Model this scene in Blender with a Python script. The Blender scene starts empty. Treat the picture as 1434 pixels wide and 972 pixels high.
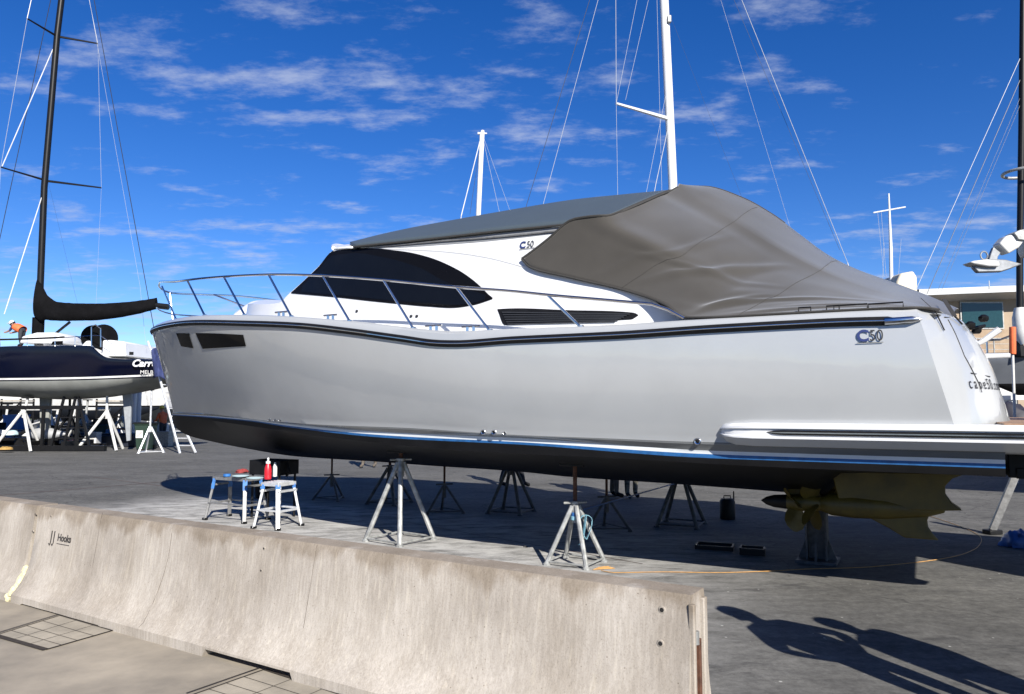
import bpy, bmesh, math, random
from mathutils import Vector, Matrix, Quaternion
R = math.radians
random.seed(7)
SC = bpy.context.scene
COL = SC.collection

# ------------------------------------------------------------------ camera
HC = 1.7
PITCH = math.atan(84 / 1050.0)
cam = bpy.data.cameras.new('camera')
cam.sensor_width = 36; cam.lens = 36 * 1050.0 / 1434.0
cam.clip_end = 6000; cam.clip_start = 0.05
camo = bpy.data.objects.new('camera', cam); COL.objects.link(camo)
camo.location = (0, 0, HC); camo.rotation_euler = (R(90) + PITCH, 0, 0)
SC.camera = camo

# ------------------------------------------------------------------ sky, sun, exposure
SHX, SHY = -0.61, 1.51                       # shadow displacement per metre of height
w = bpy.data.worlds.new('World'); SC.world = w; w.use_nodes = True
nt = w.node_tree; nt.nodes.clear()
def N(t, **k):
    n = nt.nodes.new(t)
    for a, b in k.items(): setattr(n, a, b)
    return n
out = N('ShaderNodeOutputWorld'); bg = N('ShaderNodeBackground')
sky = N('ShaderNodeTexSky', sky_type='NISHITA')
sky.sun_disc = False; sky.sun_elevation = math.atan(1 / math.hypot(SHX, SHY)); sky.sun_rotation = math.atan2(-SHX, -SHY)
sky.altitude = 0; sky.air_density = 0.75; sky.dust_density = 0.05; sky.ozone_density = 3.0
hsv = N('ShaderNodeHueSaturation'); hsv.inputs['Saturation'].default_value = 1.33; hsv.inputs['Value'].default_value = 1.3; hsv.inputs['Hue'].default_value = .515
nt.links.new(sky.outputs[0], hsv.inputs['Color'])
tc = N('ShaderNodeTexCoord'); sep = N('ShaderNodeSeparateXYZ'); nt.links.new(tc.outputs['Generated'], sep.inputs[0])
def M(op, a, b=None, c=None):
    n = N('ShaderNodeMath', operation=op)
    for i, v in enumerate((a, b, c)):
        if v is None: continue
        if isinstance(v, (int, float)): n.inputs[i].default_value = v
        else: nt.links.new(v, n.inputs[i])
    return n.outputs[0]
zz = M('MAXIMUM', M('ADD', sep.outputs[2], 0.10), 0.02)
cx = M('DIVIDE', sep.outputs[0], zz); cy = M('DIVIDE', sep.outputs[1], zz)
cmb = N('ShaderNodeCombineXYZ'); nt.links.new(cx, cmb.inputs[0]); nt.links.new(cy, cmb.inputs[1])
n1 = N('ShaderNodeTexNoise'); n1.inputs['Scale'].default_value = 5.2; n1.inputs['Detail'].default_value = 7; n1.inputs['Roughness'].default_value = 0.62
n2 = N('ShaderNodeTexNoise'); n2.inputs['Scale'].default_value = 0.95; n2.inputs['Detail'].default_value = 3
mp = N('ShaderNodeMapping'); mp.inputs['Location'].default_value = (7.9, 4.6, 0); mp.inputs['Scale'].default_value = (0.8, 1.25, 1)
nt.links.new(cmb.outputs[0], mp.inputs[0]); nt.links.new(mp.outputs[0], n1.inputs[0]); nt.links.new(mp.outputs[0], n2.inputs[0])
s_ = M('ADD', M('MULTIPLY', n1.outputs[0], 0.72), M('MULTIPLY', n2.outputs[0], 0.34))
# a little more cloud low over the yard
low = M('MULTIPLY', M('SUBTRACT', 0.42, sep.outputs[2]), 0.13)
s_ = M('ADD', s_, low)
mr = N('ShaderNodeMapRange', interpolation_type='SMOOTHSTEP')
mr.inputs['From Min'].default_value = 0.55; mr.inputs['From Max'].default_value = 0.76
mr.inputs['To Max'].default_value = 0.66
nt.links.new(s_, mr.inputs['Value'])
mixc = N('ShaderNodeMix', data_type='RGBA')
mixc.inputs['B'].default_value = (5.0, 5.6, 7.2, 1)
nt.links.new(mr.outputs[0], mixc.inputs['Factor']); nt.links.new(hsv.outputs[0], mixc.inputs['A'])
nt.links.new(mixc.outputs['Result'], bg.inputs['Color'])
bg.inputs['Strength'].default_value = 0.056
nt.links.new(bg.outputs[0], out.inputs[0])

sl = bpy.data.lights.new('sun', 'SUN'); sl.energy = 5.0; sl.angle = R(0.5); sl.color = (1.0, 0.95, 0.87)
so = bpy.data.objects.new('sun', sl); COL.objects.link(so); so.location = (6, -15, 20)
so.rotation_euler = Vector((SHX, SHY, -1)).to_track_quat('-Z', 'Y').to_euler()
SC.view_settings.view_transform = 'Standard'; SC.view_settings.look = 'None'
SC.view_settings.exposure = 1.0; SC.view_settings.gamma = 1; SC.view_settings.use_curve_mapping = False
SC.cycles.max_bounces = 6; SC.cycles.use_denoising = True

# ------------------------------------------------------------------ projecting helpers (photo pixel -> real place)
F = 1050.0; cp, sp = math.cos(PITCH), math.sin(PITCH)
def ray(px, py):
    a = (px - 717) / F; b = (486 - py) / F
    return (a, cp - b * sp, sp + b * cp)
def at(px, py, Y):
    d = ray(px, py); k = Y / d[1]; return Vector((d[0] * k, Y, HC + d[2] * k))
def gnd(px, py, z=0.0):
    d = ray(px, py); k = (z - HC) / d[2]; return Vector((d[0] * k, d[1] * k, z))
TH = R(61.4); BX, BY = -6.16, 13.66
AX = Vector((math.sin(TH), -math.cos(TH), 0)); NX = Vector((-math.cos(TH), -math.sin(TH), 0))
def pt(s, t, z): return Vector((BX + s * AX.x + t * NX.x, BY + s * AX.y + t * NX.y, z))
def hit(px, py, T, lo=0.25, hi=15.0):
    """boat point (s, t, z) where the sight line meets the upright curtain t = T(s, z)"""
    d = ray(px, py)
    def ev(s):
        z = 2.5; t = T(s, z)
        for _ in range(6):
            p = pt(s, t, 0); z = HC + d[2] * math.hypot(p.x, p.y) / math.hypot(d[0], d[1]); t = T(s, z)
        p = pt(s, t, 0)
        return p.x * d[1] - p.y * d[0], t, z
    n = 160; pv = None
    for i in range(n + 1):
        s = lo + (hi - lo) * i / n; v = ev(s)
        if pv and pv[0] * v[0] <= 0:
            a, b = s - (hi - lo) / n, s
            for _ in range(25):
                m = (a + b) / 2; vm = ev(m)
                if vm[0] * pv[0] > 0: a = m
                else: b = m
            v = ev(a); return (a, v[1], v[2])
        pv = v
    return None
def pchip(T):
    xs = [a for a, b in T]; ys = [b for a, b in T]; n = len(xs)
    h = [xs[i + 1] - xs[i] for i in range(n - 1)]; dl = [(ys[i + 1] - ys[i]) / h[i] for i in range(n - 1)]
    m = [dl[0]] + [0 if dl[i - 1] * dl[i] <= 0 else 2 * dl[i - 1] * dl[i] / (dl[i - 1] + dl[i]) for i in range(1, n - 1)] + [dl[-1]]
    def f(x):
        if x <= xs[0]: return ys[0]
        if x >= xs[-1]: return ys[-1]
        i = 0
        while x > xs[i + 1]: i += 1
        t = (x - xs[i]) / h[i]
        return ((2 * t ** 3 - 3 * t * t + 1) * ys[i] + (t ** 3 - 2 * t * t + t) * h[i] * m[i]
                + (-2 * t ** 3 + 3 * t * t) * ys[i + 1] + (t ** 3 - t * t) * h[i] * m[i + 1])
    return f
def trace(L, T): return [h for h in (hit(x, y, T) for x, y in L) if h]
def ztab(L, T, pre=(), post=()):
    return pchip(sorted(list(pre) + [(h[0], h[2]) for h in trace(L, T)] + list(post)))

# ------------------------------------------------------------------ materials
MATS = {}
def mat(name, col, rough=0.5, metal=0.0, var=0.12, scale=6.0, bump=0.0, bscale=None, coat=0.0, col2=None, stretch=(1, 1, 1), spec=0.5, detail=6, mix=None, wmin=0.35, wmax=0.65):
    if name in MATS: return MATS[name]
    if name not in ('silver_gelcoat', 'grey_canvas', 'slate_hardtop', 'tan_concrete', 'cover_concrete') and metal < .5:
        col = tuple(x * .72 for x in col); col2 = tuple(x * .72 for x in col2) if col2 else None
    m = bpy.data.materials.new(name); m.use_nodes = True; t = m.node_tree; b = t.nodes['Principled BSDF']
    b.inputs['Roughness'].default_value = rough; b.inputs['Metallic'].default_value = metal
    b.inputs['Coat Weight'].default_value = coat; b.inputs['Coat Roughness'].default_value = 0.04
    b.inputs['Specular IOR Level'].default_value = spec
    c = t.nodes.new('ShaderNodeTexCoord'); mpn = t.nodes.new('ShaderNodeMapping'); mpn.inputs['Scale'].default_value = stretch
    t.links.new(c.outputs['Object'], mpn.inputs[0])
    n = t.nodes.new('ShaderNodeTexNoise'); n.inputs['Scale'].default_value = scale; n.inputs['Detail'].default_value = detail; n.inputs['Roughness'].default_value = 0.6
    t.links.new(mpn.outputs[0], n.inputs[0])
    if col2 is None: col2 = tuple(x * (1 - var) for x in col); c1 = tuple(min(1, x * (1 + var * .6)) for x in col)
    else: c1 = col
    r = t.nodes.new('ShaderNodeValToRGB'); r.color_ramp.elements[0].position = wmin; r.color_ramp.elements[1].position = wmax
    r.color_ramp.elements[0].color = (*col2, 1); r.color_ramp.elements[1].color = (*c1, 1)
    t.links.new(n.outputs[0], r.inputs[0]); t.links.new(r.outputs[0], b.inputs['Base Color'])
    if bump:
        n3 = t.nodes.new('ShaderNodeTexNoise'); n3.inputs['Scale'].default_value = bscale or scale * 4; n3.inputs['Detail'].default_value = 6
        t.links.new(mpn.outputs[0], n3.inputs[0])
        bp = t.nodes.new('ShaderNodeBump'); bp.inputs['Strength'].default_value = bump; bp.inputs['Distance'].default_value = min(.02, .12 / (bscale or scale * 4))
        t.links.new(n3.outputs[0], bp.inputs['Height']); t.links.new(bp.outputs[0], b.inputs['Normal'])
    MATS[name] = m; return m
silver = mat('silver_gelcoat', (.365, .378, .385), .33, .15, .03, 2.0, coat=.8)
def wavy(m, sc, dist, st=(1, 1, 1)):
    t = m.node_tree; b = t.nodes['Principled BSDF']; c = t.nodes.new('ShaderNodeTexCoord'); mp_ = t.nodes.new('ShaderNodeMapping'); mp_.inputs['Scale'].default_value = st
    n = t.nodes.new('ShaderNodeTexNoise'); n.inputs['Scale'].default_value = sc; n.inputs['Detail'].default_value = 2.5; t.links.new(c.outputs['Object'], mp_.inputs[0]); t.links.new(mp_.outputs[0], n.inputs[0])
    bp = t.nodes.new('ShaderNodeBump'); bp.inputs['Strength'].default_value = 1; bp.inputs['Distance'].default_value = dist; t.links.new(n.outputs[0], bp.inputs['Height']); t.links.new(bp.outputs[0], b.inputs['Coat Normal'])
    n2_ = t.nodes.new('ShaderNodeTexNoise'); n2_.inputs['Scale'].default_value = 420; n2_.inputs['Detail'].default_value = 1; t.links.new(c.outputs['Object'], n2_.inputs[0])
    b2 = t.nodes.new('ShaderNodeBump'); b2.inputs['Strength'].default_value = .25; b2.inputs['Distance'].default_value = .0006; t.links.new(n2_.outputs[0], b2.inputs['Height']); t.links.new(b2.outputs[0], b.inputs['Normal'])
wavy(silver, 2.6, .012, (1, 1, .4))
silver.node_tree.nodes['Principled BSDF'].inputs['Coat IOR'].default_value = 1.6
white = mat('white_gelcoat', (.80, .81, .82), .30, 0, .03, 2.0, coat=.3)
white2 = mat('aged_white', (.72, .72, .70), .45, 0, .15, 3.0)
bandshade = mat('shaded_chine_band', (.19, .20, .205), .25, .2, .05, 3, coat=.5)  # downward-facing chine flat: its dark ground reflection is put into the colour
blue = mat('blue_masking_tape', (.02, .13, .36), .5, 0, .25, 14)
stripe = mat('pale_stripe', (.80, .84, .86), .35, 0, .05, 6)
antifoul = mat('black_antifoul', (.009, .009, .010), .5, 0, .3, 2.5, spec=.15)
glass = mat('dark_glass', (.006, .006, .007), .08, 0, .1, 2, spec=.10)
tglass = mat('tinted_glass', (.006, .007, .009), .06, 0, .1, 2, spec=.25)
black = mat('black_rubber', (.010, .010, .011), .5, 0, .3, 8, spec=.2)
blackm = mat('black_paint', (.010, .010, .011), .4, 0, .2, 8, spec=.2)
steel = mat('polished_steel', (.55, .56, .58), .16, 1, .05, 10)
galv = mat('galvanised_steel', (.42, .43, .42), .5, .35, .35, 14, bump=.15, bscale=60)
galvd = mat('dark_stand_steel', (.11, .11, .11), .6, .3, .4, 14, bump=.15, bscale=60)  # darker steel tone for the far stands and keel column
rust = mat('rusty_steel', (.13, .055, .03), .8, .2, .45, 18, bump=.3)
alu = mat('bright_aluminium', (.72, .73, .74), .38, .6, .2, 14)
aludark = mat('dark_aluminium', (.22, .22, .22), .5, .5, .3, 14)  # darker aluminium tone; on the left work platform it stands in for shade
canvas = mat('grey_canvas', (.042, .039, .035), .95, 0, .16, 1.1, bump=.5, bscale=260, spec=.2)
canvas.node_tree.nodes['Principled BSDF'].inputs['Sheen Weight'].default_value = .9; canvas.node_tree.nodes['Principled BSDF'].inputs['Sheen Roughness'].default_value = .4
slate = mat('slate_hardtop', (.050, .066, .078), .5, 0, .05, 2)
seam = mat('dark_seam', (.035, .033, .03), .8, 0, .2, 9)
yellow = mat('yellow_drive_paint', (.11, .08, .008), .5, 0, .35, 4)
teak = mat('teak_planks', (.33, .20, .12), .6, 0, .25, 5, stretch=(1, 8, 1))
navy = mat('navy_gelcoat', (.002, .003, .013), .15, 0, .1, 2, spec=.35)
boot = mat('grey_antifoul', (.30, .31, .29), .7, 0, .15, 1.5)
orange = mat('orange_hi_vis', (.85, .17, .05), .7, 0, .15, 8)
skin = mat('skin', (.45, .25, .17), .55, 0, .1, 8)
trouser = mat('dark_trousers', (.03, .032, .04), .85, 0, .25, 12)
khaki = mat('worn_trousers', (.12, .10, .08), .85, 0, .3, 12)
navycloth = mat('navy_cloth', (.03, .045, .15), .85, 0, .25, 9)
hair = mat('brown_hair', (.05, .03, .02), .7)
redp = mat('red_plastic', (.62, .015, .03), .35, 0, .08, 6)
bluep = mat('blue_strap', (.03, .17, .50), .6, 0, .25, 20)
lblue = mat('pale_blue_strap', (.25, .50, .62), .55, 0, .2, 20)
paleb = mat('pale_blue_plate', (.50, .66, .72), .5, 0, .1, 8)
brownb = mat('tan_building', (.40, .31, .22), .85, 0, .1, 1.2, bump=.1)
roofm = mat('pale_roof', (.62, .64, .65), .5, 0, .1, 1)
leafm = mat('leaf', (.05, .085, .025), .6, 0, .5, 1.5)
bark = mat('bark', (.10, .075, .05), .9, 0, .3, 6, bump=.4)
sailcov = mat('black_sail_cover', (.006, .006, .007), .85, 0, .3, 3, bump=.4, bscale=6, spec=.06)
wire = mat('rigging_wire', (.42, .44, .47), .5, 0, .1, 9)
wired = mat('dark_rigging', (.04, .045, .06), .5, .2, .1, 9)
greyhull = mat('grey_hull', (.13, .14, .155), .35, 0, .1, 2)
cord = mat('orange_cord', (.55, .30, .10), .6, 0, .2, 20)
darkgreen = mat('dark_green_plastic', (.02, .045, .03), .5, 0, .2, 6)
logoblue = mat('logo_blue', (.01, .03, .16), .7, 0, .1, 6)
logogrey = mat('logo_dark', (.02, .022, .028), .7, 0, .1, 6)
foam = mat('yellow_foam', (.72, .66, .42), .9, 0, .25, 30, bump=.6)
cream = mat('cream_paint', (.66, .60, .48), .5, 0, .1, 3)

# ------------------------------------------------------------------ object helpers
ORG = {}
def root(name, label, cat, loc, group=None):
    o = bpy.data.objects.new(name, None); COL.objects.link(o); o.location = loc
    o.empty_display_size = .3
    o['label'] = label; o['category'] = cat
    if group: o['group'] = group
    ORG[o.name] = Vector(loc); return o
def tag(o, label, cat, group=None):
    o['label'] = label; o['category'] = cat
    if group: o['group'] = group
    return o
def structure(o): o['kind'] = 'structure'; return o
class MB:
    def __init__(s): s.v = []; s.f = []; s.m = []
    def add(s, vs, fs, mi=0):
        o = len(s.v); s.v += [Vector(x) for x in vs]; s.f += [tuple(i + o for i in f) for f in fs]; s.m += [mi] * len(fs); return s
    def box(s, c, size, rz=0, mi=0, q=None):
        c = Vector(c); a, b, d = (x / 2 for x in size); rot = q.to_matrix() if q else Matrix.Rotation(rz, 3, 'Z')
        vs = [c + rot @ Vector((x * a, y * b, z * d)) for z in (-1, 1) for x, y in ((-1, -1), (1, -1), (1, 1), (-1, 1))]
        return s.add(vs, [(3, 2, 1, 0), (4, 5, 6, 7), (0, 1, 5, 4), (1, 2, 6, 5), (2, 3, 7, 6), (3, 0, 4, 7)], mi)
    def bar(s, p, q, wd, ht, mi=0):
        p, q = Vector(p), Vector(q); d = q - p
        return s.box((p + q) / 2, (wd, ht, d.length), q=d.to_track_quat('Z', 'Y'), mi=mi)
    def tube(s, pts, r, n=8, mi=0, cap=True, r2=None):
        pts = [Vector(p) for p in pts]; rs = r if isinstance(r, (list, tuple)) else [r + ((r2 - r) * i / (len(pts) - 1) if r2 is not None else 0) for i in range(len(pts))]
        vs = []; up = None
        for i, p in enumerate(pts):
            d = (pts[min(i + 1, len(pts) - 1)] - pts[max(i - 1, 0)]).normalized()
            if up is None: up = d.orthogonal().normalized()
            up = (up - d * up.dot(d)).normalized(); sd = d.cross(up)
            for k in range(n):
                a = 2 * math.pi * k / n; vs.append(p + (up * math.cos(a) + sd * math.sin(a)) * rs[i])
        fs = [(i * n + k, i * n + (k + 1) % n, (i + 1) * n + (k + 1) % n, (i + 1) * n + k) for i in range(len(pts) - 1) for k in range(n)]
        if cap: fs += [tuple(range(n))[::-1], tuple(range((len(pts) - 1) * n, len(pts) * n))]
        return s.add(vs, fs, mi)
    def lathe(s, c, prof, n=16, mi=0, q=None):
        c = Vector(c); vs = []
        for r, z in prof:
            for k in range(n):
                v = Vector((r * math.cos(2 * math.pi * k / n), r * math.sin(2 * math.pi * k / n), z)); vs.append(c + (q @ v if q else v))
        fs = [(i * n + k, i * n + (k + 1) % n, (i + 1) * n + (k + 1) % n, (i + 1) * n + k) for i in range(len(prof) - 1) for k in range(n)]
        fs += [tuple(range(n))[::-1], tuple(range((len(prof) - 1) * n, len(prof) * n))]
        return s.add(vs, fs, mi)
    def grid(s, rows, mi=None, close=False, base=0):
        n = len(rows[0]); vs = [p for r in rows for p in r]; o = len(s.v); s.v += [Vector(p) for p in vs]
        for i in range(len(rows) - 1):
            for k in range(n - (0 if close else 1)):
                a, b, c, d = i * n + k, i * n + (k + 1) % n, (i + 1) * n + (k + 1) % n, (i + 1) * n + k
                s.f.append((o + a, o + b, o + c, o + d)); s.m.append(mi(i, k) if callable(mi) else (mi or base))
        return s
    def prism(s, poly, off, mi=0):
        off = Vector(off); n = len(poly); a = [Vector(p) for p in poly]; vs = a + [p + off for p in a]
        return s.add(vs, [tuple(range(n))[::-1], tuple(range(n, 2 * n))] + [(i, (i + 1) % n, n + (i + 1) % n, n + i) for i in range(n)], mi)
    def build(s, name, mats, parent=None, smooth=35, fix=True, bevel=0, thick=0, weld=True):
        if not isinstance(mats, (list, tuple)): mats = [mats]
        org = ORG.get(parent.name, Vector((0, 0, 0))) if parent else None
        if org is None:
            xs = [v.x for v in s.v]; ys = [v.y for v in s.v]; zs = [v.z for v in s.v]
            org = Vector(((min(xs) + max(xs)) / 2, (min(ys) + max(ys)) / 2, min(zs)))
        me = bpy.data.meshes.new(name); me.from_pydata([v - org for v in s.v], [], s.f)
        for m in mats: me.materials.append(m)
        for p, k in zip(me.polygons, s.m): p.material_index = k
        bm = bmesh.new(); bm.from_mesh(me)
        if weld: bmesh.ops.remove_doubles(bm, verts=bm.verts, dist=1e-5)
        if fix: bmesh.ops.recalc_face_normals(bm, faces=bm.faces)
        bm.to_mesh(me); bm.free()
        if smooth: me.shade_smooth(); me.set_sharp_from_angle(angle=R(smooth))
        o = bpy.data.objects.new(name, me); COL.objects.link(o)
        if parent: o.parent = parent
        else: o.location = org
        ORG[o.name] = org
        if thick: md = o.modifiers.new('t', 'SOLIDIFY'); md.thickness = thick; md.offset = -1
        if bevel: md = o.modifiers.new('b', 'BEVEL'); md.width = bevel; md.segments = 2; md.limit_method = 'ANGLE'
        return o
def text(name, body, origin, xdir, ydir, size, m, parent=None, ext=0.002, shear=0, sx=1.0, bold=0.0, align='LEFT'):
    cu = bpy.data.curves.new(name, 'FONT'); cu.body = body; cu.size = size; cu.extrude = ext; cu.shear = shear; cu.offset = bold; cu.align_x = align
    to = bpy.data.objects.new(name + '_tmp', cu); COL.objects.link(to)
    bpy.context.view_layer.update()
    me = bpy.data.meshes.new_from_object(to.evaluated_get(bpy.context.evaluated_depsgraph_get()))
    COL.objects.unlink(to); bpy.data.objects.remove(to)
    X = Vector(xdir).normalized(); Yv = Vector(ydir); Yv = (Yv - X * Yv.dot(X)).normalized(); Z = X.cross(Yv)
    org = ORG[parent.name] if parent else Vector(origin)
    mx = Matrix(((X.x * sx, Yv.x, Z.x, 0), (X.y * sx, Yv.y, Z.y, 0), (X.z * sx, Yv.z, Z.z, 0), (0, 0, 0, 1)))
    for v in me.vertices: v.co = (mx @ v.co) + Vector(origin) - org
    me.materials.clear(); me.materials.append(m); me.name = name
    o = bpy.data.objects.new(name, me); COL.objects.link(o)
    if parent: o.parent = parent
    else: o.location = org
    ORG[o.name] = org
    return o
def resample(P, n):
    P = [Vector(p) for p in P]; L = [0]
    for a, b in zip(P, P[1:]): L.append(L[-1] + (b - a).length)
    fs = [pchip([(l, p[i]) for l, p in zip(L, P)]) for i in range(3)]
    return [Vector([f(L[-1] * k / (n - 1)) for f in fs]) for k in range(n)]

# ------------------------------------------------------------------ ground
def ground_mat():
    m = bpy.data.materials.new('yard_asphalt'); m.use_nodes = True; t = m.node_tree; b = t.nodes['Principled BSDF']; b.inputs['Roughness'].default_value = .85
    b.inputs['Specular IOR Level'].default_value = .12
    L = t.links.new
    tc = t.nodes.new('ShaderNodeTexCoord')
    def noise(sc, det=6, ro=.6, st=(1, 1, 1), rz=0):
        mp = t.nodes.new('ShaderNodeMapping'); mp.inputs['Scale'].default_value = st; mp.inputs['Rotation'].default_value = (0, 0, rz); L(tc.outputs['Object'], mp.inputs[0])
        n = t.nodes.new('ShaderNodeTexNoise'); n.inputs['Scale'].default_value = sc; n.inputs['Detail'].default_value = det; n.inputs['Roughness'].default_value = ro; L(mp.outputs[0], n.inputs[0]); return n.outputs[0]
    def ramp(x, a, b_, c0=(0, 0, 0, 1), c1=(1, 1, 1, 1)):
        r = t.nodes.new('ShaderNodeValToRGB'); e = r.color_ramp.elements; e[0].position = a; e[1].position = b_; e[0].color = c0; e[1].color = c1; L(x, r.inputs[0]); return r.outputs[0]
    def mix(f, a, b_, bt='MIX'):
        n = t.nodes.new('ShaderNodeMix'); n.data_type = 'RGBA'; n.blend_type = bt
        for k, v in (('Factor', f), ('A', a), ('B', b_)):
            if isinstance(v, tuple): n.inputs[k].default_value = v
            elif isinstance(v, float): n.inputs[k].default_value = v
            else: L(v, n.inputs[k])
        return n.outputs['Result']
    def mth(op, a, b_):
        n = t.nodes.new('ShaderNodeMath'); n.operation = op
        for i, v in enumerate((a, b_)):
            if isinstance(v, (float, int)): n.inputs[i].default_value = v
            else: L(v, n.inputs[i])
        return n.outputs[0]
    base = ramp(noise(.35, 8, .65, (1, 2.2, 1), -TH + R(90)), .3, .7, (.085, .084, .079, 1), (.145, .143, .136, 1))
    fine = ramp(noise(14, 10, .8), .3, .7, (.55, .55, .55, 1), (1.3, 1.3, 1.3, 1))
    c = mix(1.0, base, fine, 'MULTIPLY')
    c = mix(1.0, c, ramp(noise(3.2, 12, .82, (1, 1.9, 1), R(-12)), .34, .68, (.62, .62, .63, 1), (1.22, 1.21, 1.19, 1)), 'MULTIPLY')
    vo = t.nodes.new('ShaderNodeTexVoronoi'); vo.feature = 'DISTANCE_TO_EDGE'; vo.inputs['Scale'].default_value = .22
    va = t.nodes.new('ShaderNodeVectorMath'); va.operation = 'ADD'; vn = t.nodes.new('ShaderNodeTexNoise'); vn.inputs['Scale'].default_value = 1.2; vn.inputs['Detail'].default_value = 8; L(tc.outputs['Object'], vn.inputs[0]); L(tc.outputs['Object'], va.inputs[0]); L(vn.outputs[1], va.inputs[1]); L(va.outputs[0], vo.inputs['Vector'])
    c = mix(mth('MULTIPLY', ramp(vo.outputs['Distance'], 0.0, .0035, (1, 1, 1, 1), (0, 0, 0, 1)), .6), c, (.03, .03, .03, 1))
    # sanding dust lying along the near side of the boat
    mp = t.nodes.new('ShaderNodeMapping'); mp.vector_type = 'TEXTURE'; mp.inputs['Location'].default_value = (BX, BY, 0); mp.inputs['Rotation'].default_value = (0, 0, TH - R(90)); L(tc.outputs['Object'], mp.inputs[0])
    sx = t.nodes.new('ShaderNodeSeparateXYZ'); L(mp.outputs[0], sx.inputs[0])
    def band(x, a0, a1, b0, b1):
        def ss(lo, hi):
            r = t.nodes.new('ShaderNodeMapRange'); r.interpolation_type = 'SMOOTHSTEP'; r.inputs['From Min'].default_value = lo; r.inputs['From Max'].default_value = hi; L(x, r.inputs['Value']); return r.outputs[0]
        return mth('MULTIPLY', ss(a0, a1), mth('SUBTRACT', 1.0, ss(b0, b1)))
    msk = mth('MULTIPLY', band(sx.outputs[0], -1.5, 1.0, 8.0, 11.5), band(sx.outputs[1], -6.5, -4.2, .3, 1.8))
    dn = ramp(noise(1.6, 10, .78, (1, 2.6, 1), TH - R(90)), .34, .58)
    msk2 = mth('MULTIPLY', msk, dn)
    c = mix(msk2, c, (.40, .395, .38, 1))
    # rubbed pale scuffs and dark oil spots
    c = mix(mth('MULTIPLY', ramp(noise(2.6, 9, .75, (1, 4, 1), R(-20)), .62, .74), .35), c, (.22, .22, .21, 1))
    c = mix(mth('MULTIPLY', ramp(noise(1.1, 10, .75, (1, 2.4, 1), R(-8)), .56, .64), .6), c, (.035, .035, .036, 1))
    c = mix(mth('MULTIPLY', ramp(noise(30, 4, .7), .70, .74), .6), c, (.24, .24, .23, 1))
    c = mix(mth('MULTIPLY', ramp(noise(16, 5, .7, (1, 3, 1), R(-25)), .68, .72), .7), c, (.03, .03, .03, 1))
    c = mix(mth('MULTIPLY', ramp(noise(6, 12, .85, (1, 2.2, 1), R(-18)), .57, .62), .55), c, (.04, .04, .04, 1))
    c = mix(mth('MULTIPLY', ramp(noise(9, 12, .85, (1, 1.5, 1), R(35)), .60, .66), .45), c, (.27, .27, .26, 1))
    vs = t.nodes.new('ShaderNodeTexVoronoi'); vs.inputs['Scale'].default_value = 7; L(tc.outputs['Object'], vs.inputs['Vector'])
    c = mix(mth('MULTIPLY', ramp(vs.outputs['Distance'], .05, .09, (1, 1, 1, 1), (0, 0, 0, 1)), ramp(noise(2.2, 3), .5, .6)), c, (.34, .34, .32, 1))
    L(c, b.inputs['Base Color'])
    bp = t.nodes.new('ShaderNodeBump'); bp.inputs['Strength'].default_value = .4; bp.inputs['Distance'].default_value = .0022; L(noise(70, 4, .7), bp.inputs['Height']); L(bp.outputs[0], b.inputs['Normal'])
    return m
g = MB(); g.add([(-1500, -300, 0), (1500, -300, 0), (1500, 3000, 0), (-1500, 3000, 0)], [(0, 1, 2, 3)])
o = g.build('ground', ground_mat(), smooth=0); o.location = (0, 0, 0)
o.data.transform(Matrix.Translation((0, 1350, 0)))
structure(o)

# near concrete apron on the camera side of the barrier
BD = Vector((.846, -.533, 0)).normalized(); BN = Vector((.533, .846, 0)).normalized(); B0 = Vector((-4.53, 6.79, 0))
apron_m = mat('tan_concrete', (.315, .275, .215), .85, 0, .2, 1.6, bump=.35, bscale=40, col2=(.19, .168, .135), detail=9)
a = B0 - BD * 30 + BN * .3; b_ = B0 + BD * 6.3 + BN * .3
g = MB(); g.add([a + Vector((0, 0, .004)), a - BN * 30 + Vector((0, 0, .004)), b_ - BN * 30 + Vector((0, 0, .004)), b_ + Vector((0, 0, .004))], [(0, 1, 2, 3)])
structure(g.build('concrete_apron', apron_m, smooth=0))

# slab joints in the yard
g = MB()
for (x0, y0, x1, y1, wd) in ((0, 694, 262, 672, .03), (130, 668, 420, 706, .02), (560, 730, 900, 790, .008)):
    p, q = gnd(x0, y0), gnd(x1, y1); n = (q - p).cross(Vector((0, 0, 1))).normalized() * wd
    up = Vector((0, 0, .004)); g.add([p - n + up, q - n + up, q + n + up, p + n + up], [(0, 1, 2, 3)])
structure(g.build('paving_joint', mat('joint_tar', (.12, .085, .075), .9), smooth=0))

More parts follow.
